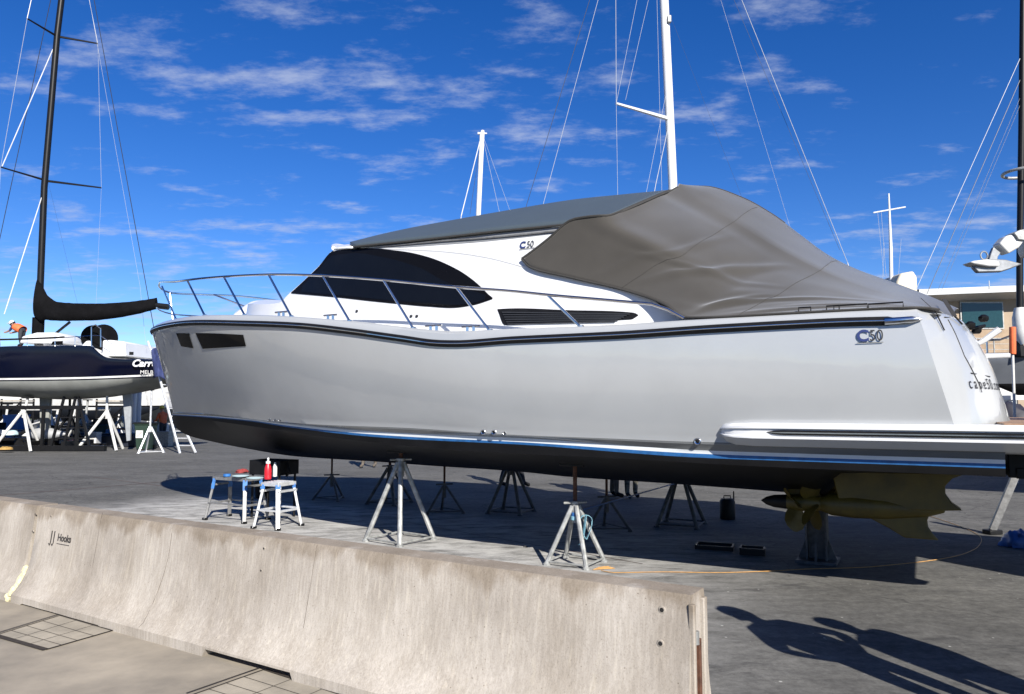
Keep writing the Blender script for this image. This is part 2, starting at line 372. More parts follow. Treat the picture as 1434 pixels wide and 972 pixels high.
# inlaid access covers in the apron
dark_line = mat('rusty_frame_line', (.035, .026, .02), .9, 0, .4, 30)
cover_c = mat('cover_concrete', (.28, .25, .20), .85, 0, .25, 3, bump=.3, bscale=40)
def cover(px, lbl):
    P = [gnd(x, y, .009) for x, y in px]
    rt = root('access_cover', lbl, 'access cover', (P[0] + P[2]) / 2 - Vector((0, 0, .004)), 'access covers in the concrete apron')
    MB().add(P, [(0, 1, 2, 3)]).build('cover_slab', cover_c, rt, smooth=0)
    g = MB()
    def ln(p, q, wd):
        n = (q - p).cross(Vector((0, 0, 1))).normalized() * wd; u = Vector((0, 0, .0035)); g.add([p - n + u, q - n + u, q + n + u, p + n + u], [(0, 1, 2, 3)])
    for k, wd in ((0, .007), (1, .022), (2, .006), (3, .012)):
        ln(P[k], P[(k + 1) % 4], wd)
    for f in (.3, .55, .78):
        ln(P[0].lerp(P[1], f), P[3].lerp(P[2], f), .0022)
    for f in (.33, .66): ln(P[0].lerp(P[3], f), P[1].lerp(P[2], f), .0022)
    ln(P[0] + (P[1] - P[0]) * -.02 + (P[0] - P[3]) * .06, P[1] + (P[0] - P[3]) * .06, .007)
    g.build('cover_frame', dark_line, rt, smooth=0)
cover([(85, 862), (-6, 890), (64, 910), (158, 883)], 'square concrete access cover with dark rusty frame, nearer the left edge')
cover([(370, 938), (268, 974), (420, 1020), (500, 980)], 'square concrete access cover with dark frame below the barrier lifting slot')

# ------------------------------------------------------------------ barrier
bt = bpy.data.materials.new('barrier_concrete'); bt.use_nodes = True
def barrier_mat(m):
    t = m.node_tree; b = t.nodes['Principled BSDF']; b.inputs['Roughness'].default_value = .9; b.inputs['Specular IOR Level'].default_value = .25; L = t.links.new
    tc = t.nodes.new('ShaderNodeTexCoord')
    def noise(sc, det, st=(1, 1, 1), ro=.6):
        mp = t.nodes.new('ShaderNodeMapping'); mp.inputs['Scale'].default_value = st; L(tc.outputs['Object'], mp.inputs[0])
        n = t.nodes.new('ShaderNodeTexNoise'); n.inputs['Scale'].default_value = sc; n.inputs['Detail'].default_value = det; n.inputs['Roughness'].default_value = ro; L(mp.outputs[0], n.inputs[0]); return n.outputs[0]
    def ramp(x, a, b_, c0, c1):
        r = t.nodes.new('ShaderNodeValToRGB'); e = r.color_ramp.elements; e[0].position = a; e[1].position = b_; e[0].color = (*c0, 1); e[1].color = (*c1, 1); L(x, r.inputs[0]); return r.outputs[0]
    def mul(a, b_, f=1.0):
        n = t.nodes.new('ShaderNodeMix'); n.data_type = 'RGBA'; n.blend_type = 'MULTIPLY'; n.inputs['Factor'].default_value = f; L(a, n.inputs['A']); L(b_, n.inputs['B']); return n.outputs['Result']
    c = ramp(noise(1.3, 8), .3, .7, (.270, .244, .214), (.375, .344, .304))
    streak = ramp(noise(60, 4, (1, 1, .022), .65), .40, .66, (.93, .925, .915), (1.12, 1.12, 1.12))
    spk = ramp(noise(110, 4, (1, 1, .8), .8), .30, .50, (.66, .64, .62), (1.04, 1.04, 1.04))
    sy = t.nodes.new('ShaderNodeSeparateXYZ'); L(tc.outputs['Object'], sy.inputs[0])
    n_ = t.nodes.new('ShaderNodeMath'); n_.operation = 'MULTIPLY_ADD'; L(noise(5, 6, (1, 1, .3)), n_.inputs[0]); n_.inputs[1].default_value = .45; L(sy.outputs[2], n_.inputs[2])
    topd = ramp(n_.outputs[0], .93, 1.06, (1, 1, 1), (.70, .66, .61))
    blot = ramp(noise(3.5, 8, (1, 1, .35), .65), .36, .60, (.84, .82, .79), (1.05, 1.05, 1.05))
    pits = ramp(noise(210, 2, (1, 1, 1), .5), .24, .30, (.45, .43, .40), (1, 1, 1))
    c = mul(mul(mul(mul(mul(c, streak), spk, .7), topd), blot), pits)
    vb = t.nodes.new('ShaderNodeTexVoronoi'); vb.inputs['Scale'].default_value = 17; L(tc.outputs['Object'], vb.inputs['Vector'])
    c = mul(c, ramp(vb.outputs['Distance'], .045, .075, (.42, .38, .34), (1, 1, 1)), .85)
    lt = ramp(noise(34, 3, (1, 1, .03), .5), .60, .68, (1, 1, 1), (1.12, 1.12, 1.10)); c = mul(c, lt)
    L(c, b.inputs['Base Color'])
    bp = t.nodes.new('ShaderNodeBump'); bp.inputs['Strength'].default_value = .5; bp.inputs['Distance'].default_value = .003; L(noise(60, 6, (1, 1, .5), .7), bp.inputs['Height']); L(bp.outputs[0], b.inputs['Normal'])
barrier_mat(bt)
PROF = [(.30, .0), (.30, .07), (.27, .10), (.225, .16), (.185, .24), (.158, .33), (.14, .44), (.125, .56), (.112, .68), (.102, .77), (.088, .808)]
def barrier(d0, d1, label, slots):
    rt = root('concrete_barrier', label, 'road barrier', B0 + BD * (d0 + d1) / 2 + BN * .3, 'concrete barrier segments')
    g = MB(); ds = sorted(set([d0, d0 + .02, d1 - .02, d1] + [d0 + (d1 - d0) * i / 48 for i in range(49)] + [x for s in slots for x in (s[0], s[0] + .03, s[1] - .03, s[1])]))
    rows = []
    rnd = random.Random(5)
    for d in ds:
        lift = 0
        for s0, s1, hh in slots:
            if s0 < d < s1: lift = hh
        inset = .012 if d in (d0, d1) else 0
        c = B0 + BD * d + BN * .3; r = []
        side = [(y - inset + rnd.uniform(-.0015, .0015), max(z, lift if i == 0 else 0) if i else lift) for i, (y, z) in enumerate(PROF)]
        for y, z in side: r.append(c - BN * y + Vector((0, 0, z - (inset if z > .8 else 0))))
        for y, z in side[::-1]: r.append(c + BN * y + Vector((0, 0, z - (inset if z > .8 else 0))))
        rows.append(r)
    n = len(rows[0]); g.grid(rows, close=True)
    g.f += [tuple(range(n)), tuple(range(len(g.v) - n, len(g.v)))]; g.m += [0, 0]
    g.build('barrier_body', bt, rt, smooth=28)
    return rt
bar1 = barrier(.17, 6.23, 'long pale concrete barrier with vertical water streaks and stencilled lettering in the foreground', [(.35, 1.6, .018), (2.85, 3.75, .055)])
bar0 = barrier(-5.93, .13, 'concrete barrier segment cut off by the left edge, joined to the long one', [(-3, -2, .05)])
def bface(d, h, off=.002):
    p = pchip([(z, y) for y, z in PROF[1:]])
    return B0 + BD * d + BN * (.3 - p(h) - off) + Vector((0, 0, h))
def bhit(px, py):
    # intersect with the upright plane through the face, refined
    h = .5
    pf = pchip([(z, y) for y, z in PROF[1:]])
    dr = Vector(ray(px, py))
    for _ in range(12):
        off = .3 - pf(max(.08, min(.8, h)))
        k = ((B0 + BN * off).dot(BN)) / (dr.dot(BN)); P = dr * k + Vector((0, 0, HC)); h = P.z
    return (P - B0).dot(BD), h
# end groove and connector plate
g = MB(); e = B0 + BD * 6.231 + BN * .3
g.box(e + Vector((0, 0, .30)) - BN * .045, (.05, .026, .60), rz=math.atan2(BD.y, BD.x)); 
g.build('connector_plate', rust, bar1, bevel=.003)
g = MB(); g.tube([e - BN * .075 + Vector((0, 0, .58)) + BD * .01, e - BN * .075 + Vector((0, 0, .64)) + BD * .01], .018, 10); g.build('connector_pin', galv, bar1)
g = MB(); g.box(e + Vector((0, 0, .40)) - BN * .1 + BD * .004, (.03, .03, .74), rz=math.atan2(BD.y, BD.x)); g.box(e + Vector((0, 0, .40)) + BN * .06 + BD * .004, (.03, .05, .74), rz=math.atan2(BD.y, BD.x)); g.build('end_rib', bt, bar1, bevel=.006)
# bolt holes
for x, y in ((927, 854), (925, 901), (370, 768), (366, 799), (50, 720), (46, 744), (72, 723)):
    d, h = bhit(x, y); P = bface(d, h, .0005); r = .011 if x > 900 else .007
    q = (-BN).to_track_quat('Z', 'Y')
    tg = bar1 if d > .17 else bar0
    g = MB(); g.lathe(P, [(r * 1.7, -.002), (r * 1.5, .002), (r, .003)], 14, q=q); g.lathe(P - BN * .0032, [(r, 0), (r * .9, .001)], 12, mi=1, q=q)
    g.build('bolt_hole', [bt, mat('hole_dark', (.01, .01, .01), .9)], tg)
d, h = bhit(68, 764); P0 = bface(d, h, .004); d1, h1 = bhit(84, 753); P1 = bface(d1, h, .004)
up = (bface(d, h + .1, .004) - P0)
stencil = mat('faded_black_stencil', (.05, .045, .045), .9, 0, .5, 60)
g = MB()
for k in (0, 1):
    b0 = P0 + BD * (.045 * k + .0); u = up.normalized()
    g.tube([b0 + u * .13 + BD * .03, b0 + u * .03 + BD * .03, b0 + u * .005 + BD * .017, b0 + u * .02], .0045, 5)
g.build('stencil_mark', stencil, bar1)
text('stencil_lettering', 'Hooks', bface(d + .13, h + .055, .002), BD, up, .085, stencil, bar1, ext=.001, sx=.95, bold=.002)
g = MB(); g.bar(bface(d + .13, h + .03, .001), bface(d + .33, h + .03, .001), .006, .004); g.build('stencil_underline', stencil, bar1)
# hairline cracks / cast lines
for x0, y0, x1, y1 in ((241, 735, 194, 885), (143, 718, 128, 805), (444, 763, 425, 880)):
    prev = None; g = MB()
    for i in range(13):
        d, h = bhit(x0 + (x1 - x0) * (i / 12) ** (1.8 if x0 == 241 else 1), y0 + (y1 - y0) * i / 12); P = bface(d, max(.08, h), .0005)
        if prev: g.bar(prev, P, .003, .002)
        prev = P
    g.build('hairline_crack', mat('crack', (.13, .11, .09), .95), bar1, smooth=0)
# expanding foam in the joint
g = MB(); rnd = random.Random(3)
for i in range(26):
    h = .02 + .26 * i / 26; P = bface(.15 + rnd.uniform(-.02, .02), max(h, .02), -.004); r = rnd.uniform(.016, .03)
    g.lathe(P - Vector((0, 0, r)), [(.001, 0), (r * .8, r * .4), (r, r), (r * .8, r * 1.6), (.001, r * 2)], 8)
tag(g.build('joint_foam', foam, weld=False), 'crumbly yellow foam filling the bottom of the barrier joint', 'foam')

# ------------------------------------------------------------------ the motor boat
boat = root('motor_boat', 'large silver grey motor yacht with white cabin and slate hardtop standing on boat stands', 'motor boat', pt(6.5, 0, 0))
_wg = pchip([(math.sqrt(a), b) for a, b in [(0, 0), (.08, .30), (.3, .62), (.6, .90), (1, 1.18), (2, 1.66), (3, 1.95), (4, 2.08), (6, 2.2), (9, 2.25), (12.6, 2.15)]])
WG = lambda s: _wg(math.sqrt(max(0, s)))
_wk = pchip([(math.sqrt(a), b) for a, b in [(0, 0), (.1, .10), (.25, .19), (.5, .31), (1, .51), (2, .87), (3, 1.13), (4, 1.39), (6, 1.83), (9, 2.08), (12.6, 2.08)]])
WK = lambda s: _wk(math.sqrt(max(0, s)))
WC = lambda s: max(0.0, WK(s) - .07 * min(1, s / 2.5))
cg = lambda s, z: WG(s); ck = lambda s, z: WK(s); cc = lambda s, z: WC(s)
ZTOP = ztab([(254, 443), (345, 440), (417, 443), (490, 449), (562, 457), (599, 461), (635, 463), (720, 459), (853, 454), (956, 447), (1109, 438.6), (1212, 433), (1283, 431)], cg, pre=[(0, 3.06), (1.2, 3.03)])
ZRUB = ztab([(254, 453), (345, 453), (417, 456), (490, 464), (562, 474), (617, 481), (653, 481), (720, 476), (853, 470), (1007, 460), (1161, 452), (1271, 449)], cg, pre=[(0, 2.97), (1.2, 2.94)])
ZKN = ztab([(381, 590), (454, 595), (563, 599), (720, 609), (853, 614), (981, 619), (1410, 626)], ck, pre=[(0, 1.60), (1.5, 1.60)])
ZWH = ztab([(563, 606.5), (720, 613), (1007, 631.5), (1411, 644)], cc, pre=[(0, 1.575), (1.5, 1.565), (3.2, 1.52), (4.3, 1.46)])
ZWB = ztab([(563, 611), (720, 618.6), (1007, 636.4), (1411, 649.8)], cc, pre=[(0, 1.57), (1.5, 1.555), (3.2, 1.505), (4.3, 1.44)])
ZBL = ztab([(563, 614.5), (720, 622), (1007, 642), (1411, 656)], cc, pre=[(0, 1.56), (1.5, 1.54), (3.2, 1.49), (4.3, 1.42)])
ZCH = ztab([(680, 633), (824, 640), (1100, 655), (1412, 668)], cc, pre=[(0, 1.52), (1.5, 1.50), (3.2, 1.42), (5, 1.32)])
_k = trace([(291, 618), (345, 629), (417, 640), (526, 647), (599, 652.5), (720, 660.5), (803, 669), (920, 676.6), (1137, 693)], lambda s, z: .05)
ZK = pchip([(0, 1.42), (.12, 1.32), (.45, 1.19)] + [(a, c) for a, b, c in _k] + [(11.05, .72), (11.2, .98), (12.6, 1.06)])
# aft corner of the topsides: top and bottom, then the transom bulge
t0 = hit(1283, 431, cg); t1 = hit(1335, 592, lambda s, z: WK(s) + .03)
def SE(z):
    if z < 1.45: return 12.5
    f = max(0, (z - 1.45)) / (t0[2] - 1.45); return 12.5 + (t0[0] - 12.5) * f ** .9 if z < t0[2] else t0[0]
def SE(z):
    f = (z - t1[2]) / (t0[2] - t1[2]); s = t1[0] + (t0[0] - t1[0]) * f
    return 12.5 if z < 1.42 else min(s, 12.5)
def proj(p):
    d = p.y * cp + (p.z - HC) * sp; u = -p.y * sp + (p.z - HC) * cp; return 717 + F * p.x / d, 486 - F * u / d
def bulge(z, target):
    b = 0.0
    while b < 2:
        s0 = SE(z); m = max(proj(pt(s0 + b * (1 - abs(k / 20) ** 2.6), 2.1 * k / 20, z))[0] for k in range(-20, 21))
        if m >= target: return b
        b += .01
    return b
bul = pchip([(1.42, 0), (1.5, bulge(1.55, 1412)), (1.6, bulge(1.62, 1411)), (2.0, bulge(2.0, 1392)), (2.3, bulge(2.3, 1372)), (2.5, bulge(2.5, 1350))])
print('corner', t0, t1, [round(bul(z), 2) for z in (1.5, 2, 2.5)])

US = [(i / 90) ** 1.9 for i in range(91)]
NT = 16
def rowdef(j):   # (s0, width fn, z fn, end fn)
    pass
levels = []
levels.append((.0, lambda s: 0.0, ZK, 12.5))
for f in (.33, .66): levels.append((.02, lambda s, f=f: WC(s) * f * 1.0, lambda s, f=f: ZK(s) + (ZCH(s) - ZK(s)) * (f ** 1.25), 12.5))
levels.append((.04, WC, ZCH, 12.5))
levels.append((.045, lambda s: WC(s) + .012, ZBL, 12.5))
levels.append((.05, lambda s: WC(s) + .014, ZWB, 12.5))
levels.append((.05, lambda s: WC(s) + .016, ZWH, 12.5))
levels.append((.05, lambda s: WC(s) + .02 + .05 * min(1, s / 3), lambda s: ZWH(s) + (ZKN(s) - ZWH(s)) * .75, 12.5))
levels.append((.055, WK, ZKN, 12.5))
for k in range(1, NT):
    v = k / NT
    def wf(s, v=v):
        p = .85 + .05 * min(1, s / 6.0)
        return WK(s) + (WG(s) - WK(s)) * v ** p + .045 * math.sin(math.pi * v) * min(1, s / 5)
    levels.append((.055 * (1 - v), wf, lambda s, v=v: ZKN(s) + (ZRUB(s) - .03 - ZKN(s)) * v, None))
levels.append((0, WG, lambda s: ZRUB(s) - .03, None))
levels.append((0, lambda s: max(0, WG(s) - .004), lambda s: ZRUB(s) + .03, None))
levels.append((0, lambda s: max(0, WG(s) - .012), lambda s: ZTOP(s) - .035, None))
levels.append((0, lambda s: max(0, WG(s) - .04), lambda s: ZTOP(s) - .008, None))
levels.append((0, lambda s: max(0, WG(s) - .085), lambda s: ZTOP(s), None))
levels.append((0, lambda s: max(0, WG(s) - .16), lambda s: ZTOP(s) - .005, None))
levels.append((0, lambda s: max(0, WG(s) - .19), lambda s: ZTOP(s) - .045, None))
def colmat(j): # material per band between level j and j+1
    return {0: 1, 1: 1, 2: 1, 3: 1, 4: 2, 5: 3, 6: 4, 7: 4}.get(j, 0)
for sgn in (1,):
    g = MB(); rows = []
    for (s0, wf, zf, se) in levels:
        r = []
        zend = zf(12.2); e = se or SE(zend)
        for u in US:
            s = s0 + (e - s0) * u; r.append((s, wf(max(0, s - s0 * (1 - u))) if s > 0 else 0, zf(s)))
        r[0] = (r[0][0], 0.0, r[0][2]); rows.append(r)
    full = []
    for r in rows: full.append([pt(*q) for q in r])
    g.grid(full, mi=lambda i, k: colmat(i))
    mir = [[pt(s, -t, z) for s, t, z in r] for r in rows]
    g.grid(mir, mi=lambda i, k: colmat(i))
    # transom
    tr = []
    for r, (s0, wf, zf, se) in zip(rows, levels):
        s, t, z = r[-1]; bb = bul(z) if not se else (bul(z) if z > 1.45 else 0)
        tr.append([pt(s + bb * (1 - abs(k / 14) ** 2.6), t * k / 14, z) for k in range(14, -15, -1)])
    g.grid(tr[:-2], mi=lambda i, k: colmat(i))
hull = g.build('hull', [silver, antifoul, blue, stripe, bandshade], boat, smooth=40)
# deck
g = MB(); dr = []
for i in range(61):
    s = .02 + 12.1 * (i / 60) ** 1.5; wd = max(0, WG(s) - .18)
    dr.append([pt(s, wd * k / 8, ZTOP(s) - .04 + .05 * (1 - (k / 8) ** 2)) for k in range(-8, 9)])
g.grid(dr); g.build('deck', white, boat)
# rub rail: black rubber with steel strip
def ribbon(name, mats, zf, s0, s1, hh, prot, parent=boat, n=120, both=True, strip=True, wfn=WG):
    for sg in ((1, -1) if both else (1,)):
        g = MB(); rows = []
        for i in range(n + 1):
            s = s0 + (s1 - s0) * (i / n) ** (1.5 if s0 < .2 else 1); wd = wfn(s); z = zf(s)
            f = min(1, (s1 - s) / .12) if s1 - s < .12 else 1; f = max(f, .05)
            rows.append([pt(s, sg * (wd - .02), z - hh * f), pt(s, sg * (wd + prot * .7), z - hh * .8 * f), pt(s, sg * (wd + prot), z - hh * .3 * f), pt(s, sg * (wd + prot * 1.15), z - hh * .12 * f), pt(s, sg * (wd + prot * 1.15), z + hh * .12 * f), pt(s, sg * (wd + prot), z + hh * .3 * f), pt(s, sg * (wd + prot * .7), z + hh * .8 * f), pt(s, sg * (wd - .02), z + hh * f)])
        g.grid(rows, mi=lambda i, k: 1 if (k == 3 and strip) else 0); g.build(name, mats, parent)
ribbon('rub_rail', [black, steel], ZRUB, .0, trace([(1272, 449)], cg)[0][0], .042, .035)
P = trace([(1262, 449.5)], cg)[0]
g = MB(); g.tube([pt(P[0] - .12, WG(P[0]) + .025, P[2]), pt(P[0] + .08, WG(P[0]) + .025, P[2] + .005), pt(P[0] + .15, WG(P[0]) + .01, P[2] + .005)], [.03, .028, .008], 10); g.build('rail_end_cap', steel, boat)

# generic patch lying on the hull side: list of (px,py) top line and bottom line
def wtop(s, z):
    zk, zr = ZKN(s), ZRUB(s) - .03; v = min(1, max(0, (z - zk) / (zr - zk))); p = .85 + .05 * min(1, s / 6.0)
    return WK(s) + (WG(s) - WK(s)) * v ** p + .045 * math.sin(math.pi * v) * min(1, s / 5)
def side_patch(name, m, top, bot, T, off, parent=boat, n=24, rows=5, mirror=True, thick=.0, split=None):
    A = trace(top, T); B = trace(bot, T)
    za = pchip([(a, c) for a, b, c in A]); zb = pchip([(a, c) for a, b, c in B])
    def so(s0, s1, sg):
        g = MB(); rr = []
        for i in range(n + 1):
            f = i / n; sa = A[0][0] + (A[-1][0] - A[0][0]) * f; sb = B[0][0] + (B[-1][0] - B[0][0]) * f
            col = []
            for k in range(rows + 1):
                q = k / rows; s = sb + (sa - sb) * q; z = zb(sb) + (za(sa) - zb(sb)) * q; col.append(pt(s, sg * (T(s, z) + off), z))
            rr.append(col)
        g.grid(rr); return g
    res = []
    for sg in ((1, -1) if mirror else (1,)):
        res.append(so(0, 0, sg).build(name, m, parent, thick=0))
    return res
# bow windows
side_patch('hull_window', glass, [(247, 467), (265, 467)], [(254, 485), (271, 488)], wtop, .006)
side_patch('hull_window', glass, [(274, 466.5), (300, 467), (341, 469)], [(284, 488.5), (310, 487), (345, 485)], wtop, .006)
# through-hull fittings
for x, y, r in ((677, 605, .03), (692, 605.5, .03), (707, 606.5, .018), (977, 618, .035), (377, 588.5, .016), (385, 588.8, .016), (392, 589, .012)):
    h = hit(x, y, wtop)
    if not h: continue
    q = NX.to_track_quat('Z', 'Y'); c = pt(h[0], wtop(h[0], h[2]) + .0, h[2])
    g = MB(); g.lathe(c, [(r, -.01), (r, .006), (r * .8, .012), (r * .55, .008)], 16, q=q); g.lathe(c + NX * .0085, [(r * .55, 0), (r * .5, .001)], 12, mi=1, q=q)
    g.build('through_hull_fitting', [steel, black], boat)
# hull logo
def logo(x0, y0, x1, T, parent, hgt, off=.012):
    a = hit(x0, y0, T); b = hit(x1, y0 - .5, T)
    pa = pt(a[0], T(a[0], a[2]) + off, a[2]); pb = pt(b[0], T(b[0], a[2]) + off, a[2]); up = pt(a[0], T(a[0], a[2] + .1) + off, a[2] + .1) - pa
    X = (pb - pa); Ld = X.length; X.normalize(); up.normalize()
    text('logo_letter', 'C', pa, X, up, hgt * 1.38, logoblue, parent, ext=.0006, sx=1.0, bold=hgt * .045)
    text('logo_number', '50', pa + X * Ld * .47, X, up, hgt * 1.38, logogrey, parent, ext=.0006, sx=.82)
    g = MB(); q = pa - up * hgt * .16; g.bar(q + X * .0, q + X * Ld, hgt * .07, .004); g.build('logo_underline', logogrey, parent)
logo(1200, 478, 1237, wtop, boat, .095)

# swim platform with side sponson
ZP1, ZP0 = hit(1200, 594, lambda s, z: 2.3)[2], hit(1200, 619, lambda s, z: 2.3)[2]
print('platform z', ZP0, ZP1)
s0 = hit(1005, 600, lambda s, z: 2.2)[0]
g = MB(); secs = []
def secrow(s, f, sg):
    wo = 2.12 + .10 * f; zt = ZP1; zb = ZP0
    inner = 1.9
    zm = (zt + zb) / 2; hh = (zt - zb) / 2 * (.55 + .45 * f)
    return [pt(s, sg * q, z) for q, z in ((inner, zm + hh), (wo - .03, zm + hh), (wo, zm + hh - .025), (wo, zm + hh * .35), (wo - .02, zm + hh * .25), (wo - .02, zm - hh * .55), (wo, zm - hh * .65), (wo, zm - hh + .01), (wo - .03, zm - hh), (wo - .12, zm - hh - .06), (inner, zm - hh - .09))]
for sg in (1, -1):
    rows = [secrow(s0 + .0, .0, sg), secrow(s0 + .05, .55, sg), secrow(s0 + .14, .85, sg), secrow(s0 + .3, 1, sg)] + [secrow(s, 1, sg) for s in (11, 12, 12.6, 13.2, 13.5, 13.62)]
    n0 = len(g.v); g.grid(rows, mi=lambda i, k: 0); nn = len(rows[0]); g.f += [tuple(range(n0, n0 + nn)), tuple(range(n0 + nn * (len(rows) - 1), n0 + nn * len(rows)))]; g.m += [0, 0]
g.box(pt(13.05, 0, (ZP0 + ZP1) / 2 - .001), (1.12, 3.81, ZP1 - ZP0 - .004), rz=math.atan2(AX.y, AX.x))
plat = g.build('swim_platform', white, boat, smooth=35)
for sg in (1, -1):
    g = MB(); rows = []
    zc = ZP0 + (ZP1 - ZP0) * .44; hh = (ZP1 - ZP0) * .17
    for i in range(41):
        s = s0 + .42 + (13.6 - s0 - .42) * i / 40; f = min(1, .15 + i / 1.5)
        rows.append([pt(s, sg * (2.195 + q * f), zc + hh * e * f) for q, e in ((-.02, -1), (.02, -.8), (.035, -.2), (.035, .2), (.02, .8), (-.02, 1))])
    g.grid(rows, mi=lambda i, k: 1 if k == 2 else 0); g.build('platform_rail', [black, steel], plat)
g = MB()
for i in range(22):
    t = -2.0 + i * .19; 
    g.box(pt(13.0, t + .0, ZP1 + .006), (1.0, .182, .012), rz=math.atan2(AX.y, AX.x))
g.build('teak_deck', teak, plat, smooth=0)
# platform lifting gear behind the transom
for t in (1.55, 1.25, -1.3):
    g = MB(); g.box(pt(12.63, t, 1.30), (.16, .14, .36), rz=math.atan2(AX.y, AX.x)); g.bar(pt(12.7, t, 1.38), pt(12.95, t, 1.18), .07, .05); g.bar(pt(12.6, t + .05, 1.16), pt(12.95, t + .05, 1.16), .06, .09)
    g.build('platform_lift', blackm, boat, bevel=.01, weld=False)

# transom panel lines and name
def tpoint(tau, z, off=.004):
    return pt(SE(z) + bul(z) * (1 - abs(tau) ** 2.6), (wtop(SE(z), z)) * tau, z) + AX * off
def tsolve(px, py):
    best = (1e9, 0, 0)
    for i in range(101):
        tau = 1 - i / 100 * 1.3
        for j in range(60):
            z = 1.55 + j * .016; q = proj(tpoint(tau, z)); e = (q[0] - px) ** 2 + (q[1] - py) ** 2
            if e < best[0]: best = (e, tau, z)
    return best[1], best[2]
g = MB(); prev = None
pl = [tsolve(1328, 447), tsolve(1352, 500), tsolve(1374, 545)]
for (a, b) in zip(pl, pl[1:]):
    for k in range(8):
        u, v = a[0] + (b[0] - a[0]) * k / 8, a[1] + (b[1] - a[1]) * k / 8; u2, v2 = a[0] + (b[0] - a[0]) * (k + 1) / 8, a[1] + (b[1] - a[1]) * (k + 1) / 8
        g.bar(tpoint(u, v, .001), tpoint(u2, v2, .001), .008, .006)
pl = [tsolve(1324, 444), tsolve(1345, 447)]; g.bar(tpoint(*pl[0], .001), tpoint(*pl[1], .001), .01, .008)
pl = [tsolve(1361, 523), tsolve(1386, 527)]; g.bar(tpoint(*pl[0], .001), tpoint(*pl[1], .001), .012, .01)
g.build('transom_hatch_line', logogrey, boat)
ta, tb = tsolve(1358, 545), tsolve(1378, 546)
print('name', ta, tb)
# letters laid one by one round the curved transom
wds = dict(c=.055, a=.055, p=.058, e=.056, o=.058, m=.085); wds.update({'5': .056, '0': .058, '.': .03})
tau = ta[0]; 
for chx in 'cape50.com':
    z = ta[1]; wd = wds[chx] * 1.25
    p = tpoint(tau, z, .006); p2 = tpoint(tau - .02, z, .006); X = (p2 - p).normalized(); up = tpoint(tau, z + .1, .006) - p
    text('name_letter', chx, p, X, up, .135, logogrey, boat, ext=.001, sx=.95)
    tau -= wd / 1.55

# IPS style drives
def drive(t, sq):
    ZD = .72
    dp = MB(); s0 = 11.35
    prof = [(11.12, 1.06), (11.18, .78), (11.2, .76), (11.35, .70), (12.0, .72), (12.24, .74), (12.16, .80), (12.11, .88), (12.11, .96), (12.17, 1.03), (12.28, 1.08)]
    dp.prism([pt(s + sq, t - .09, z) for s, z in prof], NX * .18)
    q = AX.to_track_quat('Z', 'Y')
    dp.lathe(pt(11.0, t, ZD), [(.07, 0), (.11, .1), (.125, .3), (.115, .6), (.07, .95), (.02, 1.1)], 16, q=q)
    dp.prism([pt(s + sq, t - .02, z) for s, z in ((11.35, .66), (11.62, .52), (11.75, .44), (12.04, .44), (11.99, .50), (11.955, .56), (11.95, .62), (11.98, .70))], NX * .04)
    o = dp.build('drive_unit', yellow, boat, bevel=.012)
    pr = MB(); pr.lathe(pt(10.68, t, ZD), [(.075, 0), (.085, .12), (.085, .2), (.07, .34)], 14, q=q)
    for ring, (sc, tw, n0) in enumerate(((10.76, .5, 0), (10.92, -.5, .5))):
        for k in range(4):
            a = 2 * math.pi * (k + n0) / 4 + .3; rad = NX * math.cos(a) + Vector((0, 0, 1)) * math.sin(a); tan = AX.cross(rad)
            c = pt(sc, t, ZD); rows = []
            for r_, cw, th_ in ((.06, .07, 1.0), (.13, .11, .9), (.2, .13, .75), (.26, .11, .6), (.30, .03, .5)):
                dv = tan * math.cos(th_ * (1 if tw > 0 else 1)) + AX * math.sin(th_) * (1 if tw > 0 else -1)
                m_ = c + rad * r_; rows.append([m_ - dv * cw + AX * .0, m_ + AX * .008, m_ + dv * cw, m_ - AX * .008])
            pr.grid(rows, close=True)
    pr.build('propeller', yellow, o)
    cn = MB(); cn.lathe(pt(10.42, t, ZD), [(.004, 0), (.04, .05), (.065, .13), (.075, .26)], 14, q=q); cn.build('propeller_cone', black, o)
drive(.75, 0); drive(-.85, -.62)

# ------------------------------------------------------------------ cabin
_wd = pchip([(2.2, .35), (2.8, .95), (3.5, 1.3), (4.2, 1.48), (5.2, 1.62), (6.5, 1.72), (8, 1.78), (10, 1.80), (12, 1.80)])
def SC_(s, z): return _wd(s) - .20 * (z - 2.75)
topT = [(345, 431), (392, 424), (403, 413), (422, 396), (446, 373), (468, 350)]
A = trace(topT, SC_)
edge = trace([(510, 343.5), (600, 334), (700, 322.5), (810, 311), (845, 306)], SC_)
print('cabin top', A, edge)
ZT = pchip([(A[0][0] - .3, A[0][2] - .12)] + [(a, c) for a, b, c in A] + [(a, c - .03) for a, b, c in edge if A[-1][0] + .2 < a < 8.9] + [(8.97, 3.62), (9.03, 3.05), (9.4, 2.90), (9.9, 2.60), (10.3, 2.5), (11.2, 2.45)])
sil = trace([(500, 337), (560, 321), (640, 304.5), (700, 293.5), (800, 276.5), (880, 268), (948, 261)], lambda s, z: .08)
print('roof sil', sil)
ROOFE = pchip([(A[-1][0] - .1, A[-1][2] + .03)] + [(a, c + .01) for a, b, c in edge] + [(9.8, edge[-1][2])])
ROOFS = pchip([(4.0, 3.98)] + [(a, c) for a, b, c in sil if a > 4.4] + [(9.8, sil[-1][2])])
def hz(s, t):
    e = ROOFE(s); c_ = (ROOFS(s) - e) / .985; wt = HW(s); f = min(1, math.sqrt((t / wt) ** 2 + .004)); return e + c_ * (1 - f ** 1.12)
HW = lambda s: SC_(s, 3.72) + .03
SA = A[2][0]; SB = A[-1][0]
g = MB(); rows = []; cs = []
